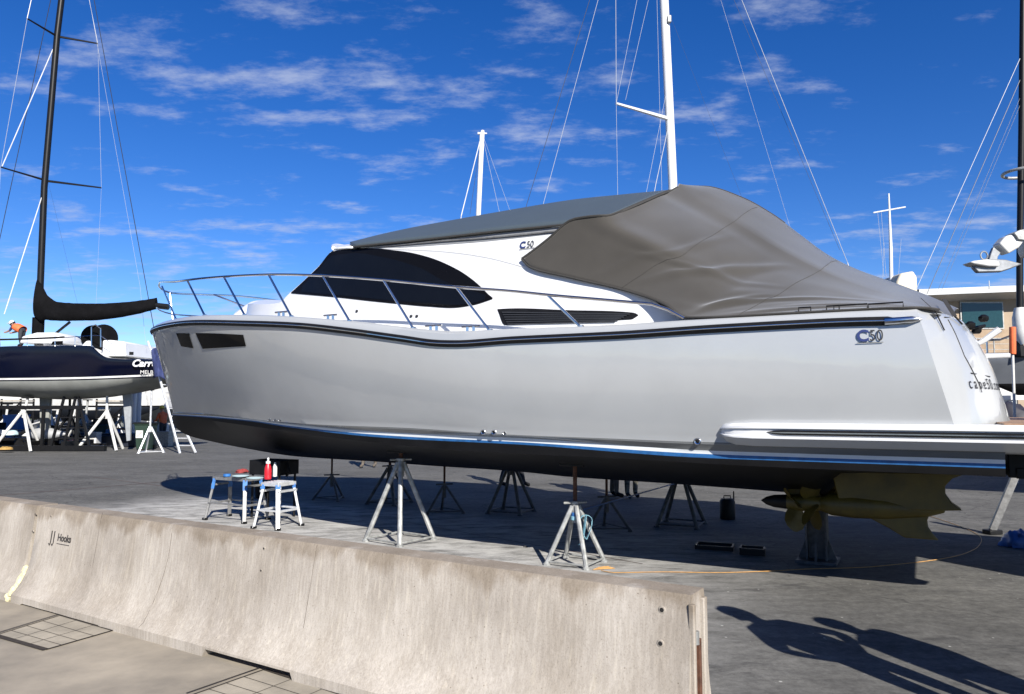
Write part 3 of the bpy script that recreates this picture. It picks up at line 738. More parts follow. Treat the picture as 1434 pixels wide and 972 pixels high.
ss = sorted(set([A[0][0] - .3] + [A[0][0] - .3 + (11.1 - A[0][0] + .3) * i / 110 for i in range(111)] + [SA, SB] + [SA + (SB - SA) * k / 10 for k in range(10)]))
for s in ss:
    zt = ZT(s); zb = ZTOP(s) - .03; r = []
    zt = max(zt, zb + .01)
    for k in range(9):
        z = zb + (zt - zb) * k / 8; r.append((SC_(s, z), z))
    r[-1] = (r[-1][0], r[-1][1])
    wt = r[-1][0]; cr = .15 if s < SA else .09; cr = .09 + (min(1, (s - SB) / .5) * (hz(s, 0) - hz(s, 9) - .17) if SB < s < 8.95 else 0) if s >= SA else cr
    for k in range(1, 9): 
        f = 1 - k / 8 * 1.0; zc_ = zt + cr * (1 - f * f); r.append((wt * f, max(zt - .04, min(zc_, hz(s, wt * f) - .10)) if SB + .05 < s < 8.95 else zc_))
    full = r + [(-t, z) for t, z in r[:-1][::-1]]
    rows.append([pt(s, t, z) for t, z in full]); cs.append(s)
def cm(i, k):
    s = cs[i]; n = len(rows[0])
    return 1 if (SA - .02 < s < SB - .01 and 9 <= k <= n - 11) else 0
g.grid(rows, mi=cm); n = len(rows[0])
g.f += [tuple(range(n)), tuple(range(len(g.v) - n, len(g.v)))]; g.m += [0, 0]
cabin = g.build('cabin', [white, glass], boat, smooth=30)
# side windows
WT = [(409, 409), (425, 394), (446, 374), (466, 352), (490, 348), (560, 351.5), (600, 360), (640, 377), (665, 394), (689, 417)]
WB = [(408, 411), (425, 412.5), (480, 417.5), (520, 422), (560, 426), (600, 429.5), (640, 431), (665, 427), (690, 419)]
def panel(name, m, top, bot, off, parent, n=60, rows=8, mirror=True, T=SC_):
    A_ = trace(top, T); B_ = trace(bot, T); za = pchip([(a, c) for a, b, c in A_]); zb = pchip([(a, c) for a, b, c in B_])
    s0, s1 = min(A_[0][0], B_[0][0]), max(A_[-1][0], B_[-1][0]); out_ = []
    for sg in ((1, -1) if mirror else (1,)):
        g = MB(); rr = []
        for i in range(n + 1):
            s = s0 + (s1 - s0) * i / n; u, l = za(s), zb(s); u = max(u, l + .002)
            rr.append([pt(s, sg * (T(s, l + (u - l) * k / rows) + off), l + (u - l) * k / rows) for k in range(rows + 1)])
        g.grid(rr); out_.append(g.build(name, m, parent))
    return out_
wn = panel('side_window', mat('window_border', (.006, .006, .007), .16, 0, .1, 3, spec=.12), WT, WB, .006, cabin)
IT = [(447, 378), (466, 358.5), (490, 355), (540, 360), (590, 374), (620, 389), (644, 402)]
IB = [(447, 380), (480, 402), (520, 402), (560, 402), (600, 402), (630, 402.5), (645, 403)]
panel('window_pane', tglass, [(424, 401), (446, 379), (467, 358), (490, 355), (540, 361), (590, 376), (625, 395), (655, 405), (680, 413)], [(424, 409), (480, 414), (560, 422), (640, 427.5), (665, 424), (680, 419)], .010, wn[0], mirror=False)
# vents
vt = panel('vent_recess', black, [(697, 433), (704, 432.5), (800, 434.5), (888, 438), (894, 441)], [(697, 434), (707, 455.5), (800, 451), (884, 447.5), (894, 442)], .005, cabin)
g = MB(); 
for k in range(6):
    yy = 437 + k * 3.0
    a = hit(704 + k * 1.5, yy + .5 + k * .3, SC_); b = hit(882 - k * 4, yy + 3 - k * .9, SC_)
    pr_ = None
    for i in range(9):
        s = a[0] + (b[0] - a[0]) * i / 8; z = a[2] + (b[2] - a[2]) * i / 8; q = pt(s, SC_(s, z) + .012, z)
        if pr_: g.bar(pr_, q, .012, .012)
        pr_ = q
g.build('vent_louvre', mat('louvre', (.035, .035, .038), .35), vt[0])
logo(728, 348, 749, SC_, boat, .08, off=.01)
# roof side rail and gutter
for ys, r, m in ((((522, 342), (600, 333.5), (700, 324), (800, 316)), .012, steel), (((530, 346), (620, 338), (700, 332), (790, 323)), .010, aludark)):
    tr_ = trace(ys, SC_); g = MB(); g.tube(resample([pt(a, SC_(a, c) + .02, c) for a, b, c in tr_], 20), r, 6); g.build('roof_rail', m, cabin)
panel('roof_band', mat('roof_grey', (.30, .31, .32), .4), [(480, 347), (520, 343), (600, 334), (700, 324), (808, 314)], [(480, 348.5), (520, 349), (600, 344), (700, 336), (795, 325)], .005, cabin)
# cabin side crease
tr_ = trace([(500, 347), (560, 349), (620, 352), (680, 360), (735, 374)], SC_); g = MB(); g.tube(resample([pt(a, SC_(a, c) - .012, c) for a, b, c in tr_], 24), [.02] * 24, 8); g.build('cabin_moulding', white, cabin)
# small lights / fittings on the cabin foot
for x, y in ((500, 436), (576, 443), (584, 443)):
    h = hit(x, y, SC_); g = MB(); g.lathe(pt(h[0], SC_(h[0], h[2]), h[2]), [(.02, -.002), (.018, .012), (.008, .014)], 12, q=NX.to_track_quat('Z', 'Y')); g.build('cabin_fitting', logogrey, cabin)
# hardtop
g = MB(); rows = []; rows2 = []
SF = SB + .42
for i in range(61):
    f = i / 60; r = []
    for k in range(25):
        tau = -1 + 2 * k / 24
        sf = SF - .95 * (1 - tau * tau); sa = 9.05 + .28 * (1 - tau * tau)
        s = sf + (sa - sf) * f; t = tau * HW(s); r.append(pt(s, t, hz(s, t)))
    rows.append(r)
g.grid(rows); 
HTA = [p.copy() for p in rows[60]]
ht = g.build('hardtop', slate, boat, smooth=50, thick=.05)
g = MB()
vr = []
for k in range(25):
    tau = -1 + 2 * k / 24; s = SB - .72 * (1 - tau * tau); vr.append(pt(s, tau * (SC_(SB, 3.8) + .01), ZT(SB) + .02 + .30 * (1 - tau * tau)))
g.tube(vr, .028, 8); g.build('hardtop_visor', white, boat)
g = MB(); g.grid([[a.lerp(b - Vector((0, 0, .03)), f) for a, b in zip(vr, rows[0])] for f in (0, .33, .66, 1)]); g.build('roof_brow', white, boat, thick=.02)
g = MB(); g.tube([rows[60][k] - Vector((0, 0, .02)) for k in range(25)], .022, 6); g.tube([rows[i][24] - Vector((0, 0, .03)) for i in range(0, 61)], .014, 6); g.tube([rows[i][0] - Vector((0, 0, .03)) for i in range(0, 61)], .014, 6); g.build('hardtop_seal', seam, ht)

# ------------------------------------------------------------------ bow rail
RW = lambda s, z: max(0.0, WG(s) - .10)
top = trace([(250, 394), (272, 391), (320, 387), (374, 384.6), (450, 386), (537, 392), (639, 402), (720, 408), (766, 413), (879, 423), (920, 427), (938, 435), (958, 446)], RW)
zr = pchip([(0, 3.80), (.3, 3.81)] + [(a, c) for a, b, c in top])
send = top[-1][0]
br = MB()
def railp(s, sg): return pt(s - .16 * max(0, 1 - s / .6), sg * max(RW(s, 0), 0), zr(s))
ptsl = [railp(send * (i / 110) ** 1.7, 1) for i in range(111)]; ptsr = [railp(send * (i / 110) ** 1.7, -1) for i in range(111)]
br.tube(ptsl[::-1] + ptsr[1:], .0165, 8)
rail = br.build('bow_rail', steel, boat)
for (x0, y0, x1, y1) in ((227, 401, 247, 441), (262, 394, 287, 441), (313, 390, 343, 439), (376, 385, 408.5, 440), (452, 387, 490, 446), (537, 392, 579, 455), (639, 402, 686, 460), (766.5, 414, 813.6, 454)):
    a = hit(x0, y0, RW); b = hit(x1, y1, RW)
    if not a or not b: continue
    for sg in (1, -1):
        g = MB(); g.tube([pt(a[0], sg * RW(a[0], 0), zr(a[0])), pt(b[0], sg * (RW(b[0], 0)), ZTOP(b[0]) - .01)], .0145, 8); g.lathe(pt(b[0], sg * RW(b[0], 0), ZTOP(b[0]) - .005), [(.035, 0), (.035, .012), (.018, .02)], 10)
        g.build('stanchion', steel, rail)
g = MB(); g.tube([railp(.02, 1), pt(.03, .05, ZTOP(.05))], .0145, 8); g.build('stanchion', steel, rail)
# mid rail of the pulpit
g = MB(); g.tube([pt(s - .05, sg * RW(s, 0), (zr(s) * .45 + ZTOP(s) * .55)) for sg, lst in ((1, [.6, .3, .12, .03]), (-1, [.03, .12, .3, .6, 1.0, 1.6])) for s in lst], .012, 8); g.build('pulpit_rail', steel, rail)
# cleats
for x, y in ((386, 437), (652, 459), (455, 447), (600, 461)):
    h = hit(x, y, cg)
    for sg in (1, -1):
        c = pt(h[0], sg * (WG(h[0]) - .1), ZTOP(h[0]))
        g = MB(); g.box(c + Vector((0, 0, .02)) - AX * .04, (.03, .03, .05)); g.box(c + Vector((0, 0, .02)) + AX * .04, (.03, .03, .05)); g.tube([c - AX * .11 + Vector((0, 0, .05)), c + AX * .11 + Vector((0, 0, .05))], .012, 8); g.build('deck_cleat', steel, boat)
# anchor roller in the bow
g = MB(); g.box(pt(.05, 0, ZTOP(.05) + .03), (.5, .12, .05), rz=math.atan2(AX.y, AX.x)); g.build('bow_roller', steel, boat, bevel=.01); g = MB(); g.box(pt(.9, 0, ZTOP(.9) + .08), (.3, .25, .14), rz=math.atan2(AX.y, AX.x)); g.build('anchor_windlass', steel, boat, bevel=.01)

# ------------------------------------------------------------------ canvas cover
def TP(L): # (px,py,t function or number)
    o_ = []
    for x, y, t in L:
        T = (lambda s, z, t=t: t) if isinstance(t, (int, float)) else t
        h = hit(x, y, T); o_.append((h[0], h[1], h[2]))
    return o_
S_ = lambda s, z: SC_(s, z) + .035
G_ = lambda s, z: WG(s) - .06
mixT = lambda f: (lambda s, z: S_(s, z) * (1 - f) + G_(s, z) * f)
botL = TP([(731, 363, S_), (742, 374, S_), (800, 389, S_), (880, 408, S_), (930, 426, mixT(.3)), (962, 445, mixT(.8)), (1030, 443, G_), (1109, 438.5, G_), (1212, 433, G_), (1288, 431, G_)])
aft0 = botL[-1]
CRS = TP([(949, 262, .10), (990, 286, .32), (1040, 316, .6), (1100, 352, .75), (1160, 382, .9), (1230, 408, 1.1), (1300, 427, 1.25)])
SIL = TP([(953, 259.5, -.05), (985, 261, -.25), (1040, 277, -.4), (1080, 299, -.55), (1120, 328, -.7), (1160, 357, -.8), (1200, 377, -.85), (1250, 395, -.9), (1300, 414, -.95), (1342, 432, -1.0)])
print('bot', [tuple(round(x, 2) for x in q) for q in botL]); print('crs', [tuple(round(x, 2) for x in q) for q in CRS]); print('sil', [tuple(round(x, 2) for x in q) for q in SIL])
CRS.append((12.22, 1.0, 2.52)); 
NU, NV = 150, 46
bl = resample([pt(*q) for q in botL + [(12.1, 1.9, aft0[2])]], NU + 1); cl = resample([pt(*q) for q in CRS], NU + 1); slv = resample([pt(*q) for q in SIL], NU + 1)
sb = resample([pt(a, -1.72 if c > 2.8 else -(WG(a) - .06), c) for a, b, c in botL] + [pt(12.1, -1.9, aft0[2])], NU + 1)
FRT = resample([pt(*q) for q in TP([(731, 363, S_), (770, 338, S_), (808, 314, S_)])] + [HTA[k_] - Vector((0, 0, .03)) for k_ in (24, 22, 20, 18, 16, 14)] + [cl[0]], NV + 1)
g = MB(); rows = []
rnd = random.Random(11)
folds = [((.15, .2), (.62, .55), .018), ((.30, .05), (.55, .9), .030), ((.42, .02), (.85, .62), .022), ((.55, .0), (.95, .35), .020), ((.2, .0), (.35, .9), .016), ((.62, .1), (1.0, .55), .018), ((.48, .0), (.60, .4), .024)]
def foldd(u, v):
    d = 0
    for (a, b), (c, e), amp in folds:
        L2 = (c - a) ** 2 + (e - b) ** 2; k = ((u - a) * (c - a) + (v - b) * (e - b)) / L2; kk = max(0, min(1, k)); dx = u - (a + kk * (c - a)); dy = v - (b + kk * (e - b))
        dist = math.hypot(dx, dy * .8); d += 1.15 * amp * (math.exp(-(dist / .020) ** 2) - .55 * math.exp(-(dist / .055) ** 2)) * math.sin(math.pi * max(0, min(1, k)))
    return d
from mathutils import noise as mn
for i in range(NU + 1):
    u = i / NU; r = []
    for k in range(NV):
        v = k / NV; p = bl[i].lerp(cl[i], v)
        nrm = (NX * .8 + Vector((0, 0, .6)))
        p = p + (FRT[k] - bl[0].lerp(cl[0], v)) * (1 - u) ** 2.2
        p = p + nrm * (.035 * math.sin(math.pi * v) * math.sin(math.pi * min(1, u * 1.1 + .02)) * .8 + .075 * math.exp(-((v - .27) / .17) ** 2) * max(0, 1 - u * 3.5) + foldd(u, v) * (1 if 0 < v else 0))
        p += nrm * (.012 * mn.noise(Vector((u * 9, v * 5, 1))) * math.sin(math.pi * v)) if v > 0 else nrm * 0
        r.append(p)
    for k in range(8):
        v = k / 8; p = cl[i].lerp(slv[i], v); p += Vector((0, 0, 1)) * (.03 * math.sin(math.pi * v) + .012 * mn.noise(Vector((u * 8, v * 3, 5)))) * (1 if v > 0 else 0); r.append(p)
    for k in range(13):
        v = k / 12; p = slv[i].lerp(sb[i], v); p += (-NX * .6 + Vector((0, 0, .5))) * .12 * math.sin(math.pi * v); r.append(p)
    rows.append(r)
g.grid(rows)
# hanging aft edge over the transom top
cover_root = root('boat_cover', 'grey canvas cover stretched from the hardtop down over the cockpit of the motor yacht', 'boat cover', pt(10.5, 0, 2.5))
cv = g.build('canvas', canvas, cover_root, smooth=55, thick=.004)
g = MB(); g.tube([p + NX * .004 for p in bl], .012, 6); g.tube([rows[0][k] + AX * .0 for k in range(NV + 1)], .014, 6); g.build('hem', seam, cover_root)
for iu in (44, 92):
    g = MB(); g.tube([rows[iu][k] + NX * .003 + Vector((0, 0, .002)) for k in range(NV + 8)], .0018, 5); g.build('seam', seam, cover_root)
g = MB(); g.tube([p + Vector((0, 0, .002)) for p in slv[:60]], .007, 5); g.build('seam', seam, cover_root)
# straps hanging over the stern
for (x0, y0, x1, y1, x2, y2) in ((1290, 421, 1308, 434, 1321, 463), (1322, 422, 1336, 436, 1346, 455)):
    a, b = tsolve(x1, y1), tsolve(x2, y2)
    pa = hit(x0, y0, lambda s, z: 1.9 if x0 < 1300 else .9)
    g = MB(); m1 = tpoint(a[0], a[1], .02); m2 = tpoint(b[0], b[1], .012)
    g.bar(pt(*pa) + Vector((0, 0, .02)), m1, .035, .004); g.bar(m1, m2, .018, .004); g.build('strap', seam, cover_root)
# hooks along the gunwale (folded cleats)
for x in (1125, 1190, 1240, 1165):
    h = hit(x, 437, cg); c = pt(h[0], WG(h[0]) - .09, ZTOP(h[0])); w_ = .13 if x in (1190, 1240) else .05
    g = MB(); g.tube([c - AX * w_, c - AX * w_ + Vector((0, 0, .055)), c + AX * w_ + Vector((0, 0, .055)), c + AX * w_], .007, 6); g.build('mooring_loop', blackm, boat)
# gear on the aft deck edge
g = MB(); c = tpoint(.25, 2.46, .02)
for dx, dy, dz in ((0, 0, .0), (.1, -.05, .06), (-.05, .1, .02), (.12, .1, -.04)): g.lathe(c + Vector((dx, dy, dz)), [(.03, 0), (.045, .02), (.045, .05), (.02, .07)], 8)
g.tube([c, c + Vector((.2, .1, .04)), c + Vector((.12, .2, -.03))], .015, 6); g.build('stern_fitting', blackm, boat)
# small white stern lamp arms
g = MB(); c = tpoint(-.1, 2.35, .02); g.tube([c, c + AX * .08 + Vector((0, 0, .05)), c + AX * .22 + Vector((0, 0, .16))], [.02, .03, .035], 8); g.tube([c - Vector((0, 0, .12)), c + AX * .3 - Vector((0, 0, .12))], [.03, .025], 8); g.build('stern_lamp_arm', white, boat)

# ------------------------------------------------------------------ boat stands
BOTZ = lambda s, t: ZK(s) + (ZCH(s) - ZK(s)) * min(1, abs(t) / max(.2, WC(s))) ** .8
def frame_of(p): d = p - Vector((BX, BY, 0)); return d.dot(AX), d.dot(NX)
def stand(base, apex, spread, topz, label, m, rot=0.0, legs=4, group='boat stands under the motor boat', pad=.14, tube=.028, collar=True, tilt=None, name='boat_stand'):
    rt = root(name, label, 'boat stand', base, group)
    ring = MB(); feet = []
    for k in range(legs):
        a = rot + 2 * math.pi * k / legs; f = base + Vector((math.cos(a) * spread, math.sin(a) * spread, .02)); feet.append(f)
        g = MB(); top_ = base + Vector((math.cos(a) * .035, math.sin(a) * .035, apex)); g.tube([f, top_], tube, 8); g.lathe(f - Vector((0, 0, .02)), [(tube * 1.6, 0), (tube * 1.6, .015), (tube, .03)], 8); g.build('leg', m, rt)
    for k in range(legs): ring.tube([feet[k] + Vector((0, 0, .02)), feet[(k + 1) % legs] + Vector((0, 0, .02))], tube * .45, 6)
    ring.build('base_tie', m, rt)
    g = MB(); g.tube([base + Vector((0, 0, apex - .18)), base + Vector((0, 0, apex + .03))], tube * 1.5, 10); g.build('sleeve', m, rt)
    tv = tilt or Vector((0, 0, 0))
    if topz > apex + .03:
        g = MB(); g.tube([base + Vector((0, 0, apex)), base + tv * .7 + Vector((0, 0, topz - .02))], tube * .85, 10)
        for i in range(int((topz - apex - .04) / .02)): g.lathe(base + tv * .7 * ((i * .02 + .03) / max(.05, topz - apex)) + Vector((0, 0, apex + .03 + i * .02)), [(tube * .85, 0), (tube * .98, .006), (tube * .85, .012)], 10)
        g.build('screw_post', rust if m in (galv, galvd) else m, rt)
    if collar:
        g = MB(); g.lathe(base + Vector((0, 0, apex + .02)), [(tube * 1.2, 0), (tube * 2.0, .005), (tube * 2.0, .03), (tube * 1.2, .035)], 12); g.tube([base + Vector((-.13, -.05, apex + .035)), base + Vector((.13, .05, apex + .035))], .013, 6); g.build('screw_handle', m, rt)
    g = MB(); g.box(base + tv * .7 + Vector((0, 0, topz - .01)), (pad * 2, pad * 1.6, .04), rz=-.5); g.build('pad', black, rt, bevel=.006)
    return rt
def gp(x, y): return gnd(x, y)
b1 = gp(560, 757); s_1, t_1 = frame_of(b1)
stand(b1, .99, .43, BOTZ(s_1, t_1) - .01, 'tallest light grey steel boat stand, with splayed pipe legs, just behind the barrier', galv, rot=R(188), tube=.03)
b2 = gp(806, 789); s_2, t_2 = frame_of(b2)
stand(b2, .62, .33, BOTZ(s_2, t_2) - .01, 'low light grey boat stand with rusty screw post and pale blue strap round its leg', galv, rot=R(195), tube=.026)
far = [((464, 700), .42, .33, 'dark boat stand in the boat shadow behind the folding work platforms'),
       ((622, 718), .42, .33, 'dark thin boat stand standing in the shadow right of the tallest stand'),
       ((850, 742), .42, .34, 'dark boat stand in shadow right behind the low blue-strapped stand')]
for (x, y), ap, sp_, lb in far:
    b = gp(x, y); s_, t_ = frame_of(b); stand(b, ap, sp_, BOTZ(s_, t_) - .01, lb, galvd, rot=R(200 + x), tube=.02, legs=3)
for (x, y), ap, lb in (((560, 702), .62, 'dark boat stand partly hidden right behind the tallest pale stand'), ((777, 702), .78, 'dark wide boat stand by the walking legs beyond the keel'), ((982, 722), .78, 'dark wide boat stand beside the black canister beyond the keel')):
    b = gp(x, y); s_, t_ = frame_of(b); tt = -1.75; b = pt(s_, tt, 0) if t_ < -1.75 else b
    b = Vector((b.x, b.y, 0)); 
    s_, t_ = frame_of(b); stand(b, ap, .40, BOTZ(s_, t_) - .01, lb, galvd, rot=R(200), tube=.028)
# keel support column
c = pt(10.87, .0, 0)
rt = root('keel_support', 'heavy steel keel column on a flanged foot beside the yellow propeller', 'keel support', c)
kz = ZK(10.87)
g = MB()
g.box(c + Vector((0, 0, kz / 2)), (.20, .02, kz - .04), rz=-.5); 
for sd in (-1, 1): g.box(c + Vector((.1 * sd * math.cos(.5), -.1 * sd * math.sin(.5), kz / 2)), (.02, .2, kz - .04), rz=-.5)
g.build('column', galvd, rt)
g = MB(); g.box(c + Vector((0, 0, .015)), (.42, .42, .03), rz=-.5); g.build('foot_plate', galvd, rt)
for a in (0, math.pi / 2, math.pi, -math.pi / 2):
    d = Vector((math.cos(a - .5), math.sin(a - .5), 0)); g = MB(); q = d.cross(Vector((0, 0, 1))) * .01
    g.prism([c + d * .1 + Vector((0, 0, .03)) - q, c + d * .2 + Vector((0, 0, .03)) - q, c + d * .1 + Vector((0, 0, .28)) - q], q * 2); g.build('gusset', galvd, rt)
g = MB(); g.box(c + Vector((0, 0, kz - .015)), (.34, .34, .03), rz=-.5); g.build('top_pad', black, rt)
# slanting prop under the swim platform
rt = root('platform_prop', 'slanting aluminium prop standing under the swim platform at the right', 'prop', gp(1390, 748))
g = MB(); b = gp(1390, 748); tpz = pt(12.95, -1.3, 1.18); dd = Vector(ray(1421, 668)); k = (b.y - .1) / dd.y; tpp = Vector((dd.x * k, b.y - .1, HC + dd.z * k))
g.bar(b + Vector((0, 0, .05)), tpp, .07, .09); g.build('tube', aludark, rt, bevel=.008)
g = MB(); g.box(b + Vector((0, 0, .03)), (.2, .14, .06), rz=.2); g.build('rubber_foot', black, rt, bevel=.01)

# blue ratchet strap from the low stand, and its wound tail
g = MB(); q0 = b2 + Vector((.02, 0, .56)); q1 = gp(985, 722) + Vector((0, 0, .55)); q1 = pt(frame_of(gp(982, 722))[0], -1.75, .62)
g.bar(q0, q1, .045, .004)
g.lathe(b2 + Vector((0, 0, .5)), [(.045, 0), (.047, .05)], 12)
tag(g.build('tie_strap', bluep, weld=False), 'blue webbing strap pulled between two boat stands in the shadow', 'strap')
g = MB(); c = b2 + Vector((.11, -.06, .43))
lp = [c + Vector((math.sin(a) * .06 + .02 * math.sin(2 * a), .01 * math.sin(a), .13 * math.cos(a) - .03)) for a in [i * .35 for i in range(19)]] + [c + Vector((-.04, -.02, -.2)), c + Vector((-.09, -.02, -.22))]
for p_, q_ in zip(lp, lp[1:]): g.bar(p_, q_, .035, .004)
g.lathe(b2 + Vector((0, 0, .47)), [(.055, 0), (.057, .04)], 12)
tag(g.build('strap_tail', lblue, weld=False, smooth=60), 'loop of pale blue strap hanging on the low boat stand', 'strap')

# ------------------------------------------------------------------ folding work platforms
def workplat(a, b, h, depth, label, m, mdeck):
    mid = (a + b) / 2; X = (b - a).normalized(); Y = Vector((-X.y, X.x, 0)); L_ = (b - a).length
    if Y.y < 0: Y = -Y
    rt = root('work_platform', label, 'work platform', mid + Y * depth / 2, 'folding aluminium work platforms')
    rz = math.atan2(X.y, X.x); c = mid + Y * depth / 2; w2 = L_ / 2 - .06
    g = MB(); g.box(c + Vector((0, 0, h - .035)), (L_ - .1, depth - .06, .05), rz=rz)
    for k in range(5): g.box(c + Y * ((k - 2) * (depth - .1) / 5) + Vector((0, 0, h - .006)), (L_ - .12, .012, .008), rz=rz)
    g.build('deck', mdeck, rt, bevel=.004, weld=False)
    for sx in (-1, 1):
        for sy in (-1, 1):
            t_ = c + X * (w2 - .02) * sx + Y * (depth / 2 - .05) * sy + Vector((0, 0, h - .06)); f = c + X * (w2 + .07) * sx + Y * (depth / 2 + .03) * sy + Vector((0, 0, .01))
            g = MB(); g.bar(f, t_, .055, .035); g.build('leg', m, rt, bevel=.004)
            g = MB(); g.box(f + Vector((0, 0, .01)), (.07, .05, .03), rz=rz); g.build('foot', black, rt)
            g = MB(); g.bar(t_ + Vector((0, 0, .02)), t_.lerp(f, .22 if m is aludark else .07), .064, .044); g.build('corner_bracket', bluep, rt)
        p_ = c + X * (w2 + .035) * sx; z_ = .25
        g = MB(); g.bar(p_ - Y * (depth / 2) + Vector((0, 0, z_)), p_ + Y * (depth / 2) + Vector((0, 0, z_)), .03, .03); g.build('rung', m, rt); g = MB(); g.bar(p_ - X * .03 * sx - Y * (depth / 2 - .02) + Vector((0, 0, h * .8)), p_ - X * .03 * sx + Y * (depth / 2 - .02) + Vector((0, 0, h * .8)), .03, .03); g.build('rung', m, rt, weld=False)
    for sy in (-1, 1):
        g = MB(); o_ = c + Y * (depth / 2 + .012) * sy + Vector((0, 0, .26)); g.bar(o_ - X * (w2 + .03), o_ + X * (w2 + .03), .03, .022); g.build('brace', m, rt)
    return rt, c, X, Y, rz
pa_, pb_ = gp(290, 728), gp(340, 733)
A1 = workplat(pa_, pa_ + (pb_ - pa_).normalized() * .80, .66, .40, 'left of two folding work platforms, toned dark as if unlit, with blue corner brackets and plates on top', aludark, aludark)  # unlit look of this platform comes from the darker metal colour
pa2, pb2 = gp(358, 740), gp(413, 745)
A2 = workplat(pa2, pa2 + (pb2 - pa2).normalized() * .42, .65, .42, 'right of two folding work platforms, bright aluminium legs beside the red bottle', alu, alu)
# things on the platforms
def put(px, py, z, Yd=None): d = ray(px, py); k = (z - HC) / d[2]; return Vector((d[0] * k, d[1] * k, z))
H_ = .66
c = put(375, 671, H_); rt = root('squeeze_bottle', 'bright red squeeze bottle with white nozzle on the work platform', 'bottle', c)
g = MB(); g.lathe(c, [(.048, 0), (.052, .02), (.052, .12), (.045, .17), (.03, .215), (.026, .225)], 20); g.build('body', redp, rt)
g = MB(); g.lathe(c + Vector((0, 0, .225)), [(.034, 0), (.034, .03), (.014, .036), (.012, .06), (.017, .065), (.012, .082)], 14); g.build('cap', white, rt)
c = put(382, 668, H_) + Vector((.01, .07, 0)); rt = root('spray_bottle', 'white bottle right behind the red bottle', 'bottle', c)
g = MB(); g.lathe(c, [(.03, 0), (.032, .02), (.032, .15), (.016, .19), (.014, .21)], 16); g.build('body', white2, rt)
for i, (x, y, lb) in enumerate(((337, 668, 'pale blue plate lying at the left on the work platforms'), (357, 671, 'pale blue plate lying beside the red bottle'))):
    c = put(x, y, H_ + .002); g = MB(); g.lathe(c, [(.07, 0), (.12, .012), (.125, .022), (.118, .02), (.068, .008)], 24); tag(g.build('plate', paleb), lb, 'plate', 'plates on the work platforms')
c = put(318, 667, H_); g = MB(); g.lathe(c, [(.03, 0), (.055, 0), (.055, .035), (.03, .035)], 20); tag(g.build('tape_roll', bluep), 'roll of blue tape lying at the left end of the platforms', 'tape')
# crumpled red cloth and open dark tray behind
def blob(c, r, m, name, label, cat, sz=(1, 1, .5), seed=0, group=None, parent=None, res=20, amp=.35):
    g = MB(); rows = []
    for i in range(res + 1):
        th_ = math.pi * i / res; row = []
        for k in range(res):
            ph = 2 * math.pi * k / res; d = Vector((math.sin(th_) * math.cos(ph), math.sin(th_) * math.sin(ph), math.cos(th_)))
            rr = r * (1 + amp * mn.noise(d * 1.8 + Vector((seed, 0, 0))) + amp * .6 * mn.noise(d * 5 + Vector((0, seed, 0))))
            p = Vector((d.x * sz[0], d.y * sz[1], max(-.3 * 0, d.z) * sz[2])) * rr; row.append(c + p)
        rows.append(row)
    g.grid(rows, close=True); o = g.build(name, m, parent, smooth=60)
    if label: tag(o, label, cat, group)
    return o
blob(put(330, 662, H_ + .02) + Vector((0, .25, -.02)), .11, mat('red_cloth', (.30, .04, .04), .9, 0, .3, 20), 'rag', 'crumpled red rag behind the plates', 'rag', seed=3)
c = put(372, 668, H_) + Vector((-.04, .52, -.04)); rt = root('tool_tray', 'large black open tool tray standing behind the work platforms', 'tool tray', Vector((c.x, c.y, 0)))
g = MB(); rzt = -.45
for (dx, dy, sx, sy) in ((0, -.2, .62, .02), (0, .2, .62, .02), (-.3, 0, .02, .4), (.3, 0, .02, .4)):
    v = Matrix.Rotation(rzt, 3, 'Z') @ Vector((dx, dy, 0)); g.box(c + v + Vector((0, 0, .15)), (sx, sy, .22), rz=rzt)
g.box(c + Vector((0, 0, .05)), (.6, .4, .02), rz=rzt); g.build('tray_shell', black, rt, weld=False, bevel=.006)
g = MB(); v = Matrix.Rotation(rzt, 3, 'Z')
for dx, dy in ((-.27, -.17), (.27, -.17), (.27, .17), (-.27, .17)): g.bar(Vector((c.x, c.y, 0)) + v @ Vector((dx, dy, 0)), c + v @ Vector((dx, dy, .05)), .03, .03)
g.build('tray_stand', black, rt, weld=False)
g = MB(); g.tube([c + v @ Vector((.30, -.05, .24)), c + v @ Vector((.36, -.05, .1)), c + v @ Vector((.3, -.05, .02))], .02, 6); g.build('tray_handle', black, rt)
c = gp(352, 700) + Vector((.1, .3, 0)); rt = root('bucket', 'dark bucket on the ground behind the work platforms', 'bucket', c)
g = MB(); g.lathe(c, [(.12, 0), (.15, .3), (.155, .3), (.155, .31), (.14, .31), (.11, .01)], 20); g.build('pail', black, rt)
# things lying in the shade
for (x, y, sz, lb) in ((1001, 768, (.42, .26, .05), 'flat dark sanding block tray on the ground under the boat'), (1054, 776, (.26, .2, .08), 'small dark box on the ground left of the keel column')):
    c = gp(x, y); rt = root('parts_tray', lb, 'tray', c); g = MB(); rz_ = -.35
    mxr = Matrix.Rotation(rz_, 3, 'Z'); g.box(c + Vector((0, 0, .01)), (sz[0], sz[1], .02), rz=rz_)
    for sx, sy, a_, b_ in ((0, 1, sz[0], .02), (0, -1, sz[0], .02), (1, 0, .02, sz[1]), (-1, 0, .02, sz[1])): g.box(c + mxr @ Vector((sx * sz[0] / 2, sy * sz[1] / 2, 0)) + Vector((0, 0, sz[2] / 2)), (a_, b_, sz[2]), rz=rz_)
    g.build('tray_shell', black, rt, weld=False)
c = gp(1019, 727); rt = root('canister', 'black canister with a short upright wand on the ground beyond the keel', 'canister', c)
g = MB(); g.lathe(c, [(.11, 0), (.115, .02), (.115, .27), (.09, .31), (.04, .32)], 18); g.build('tank', black, rt)
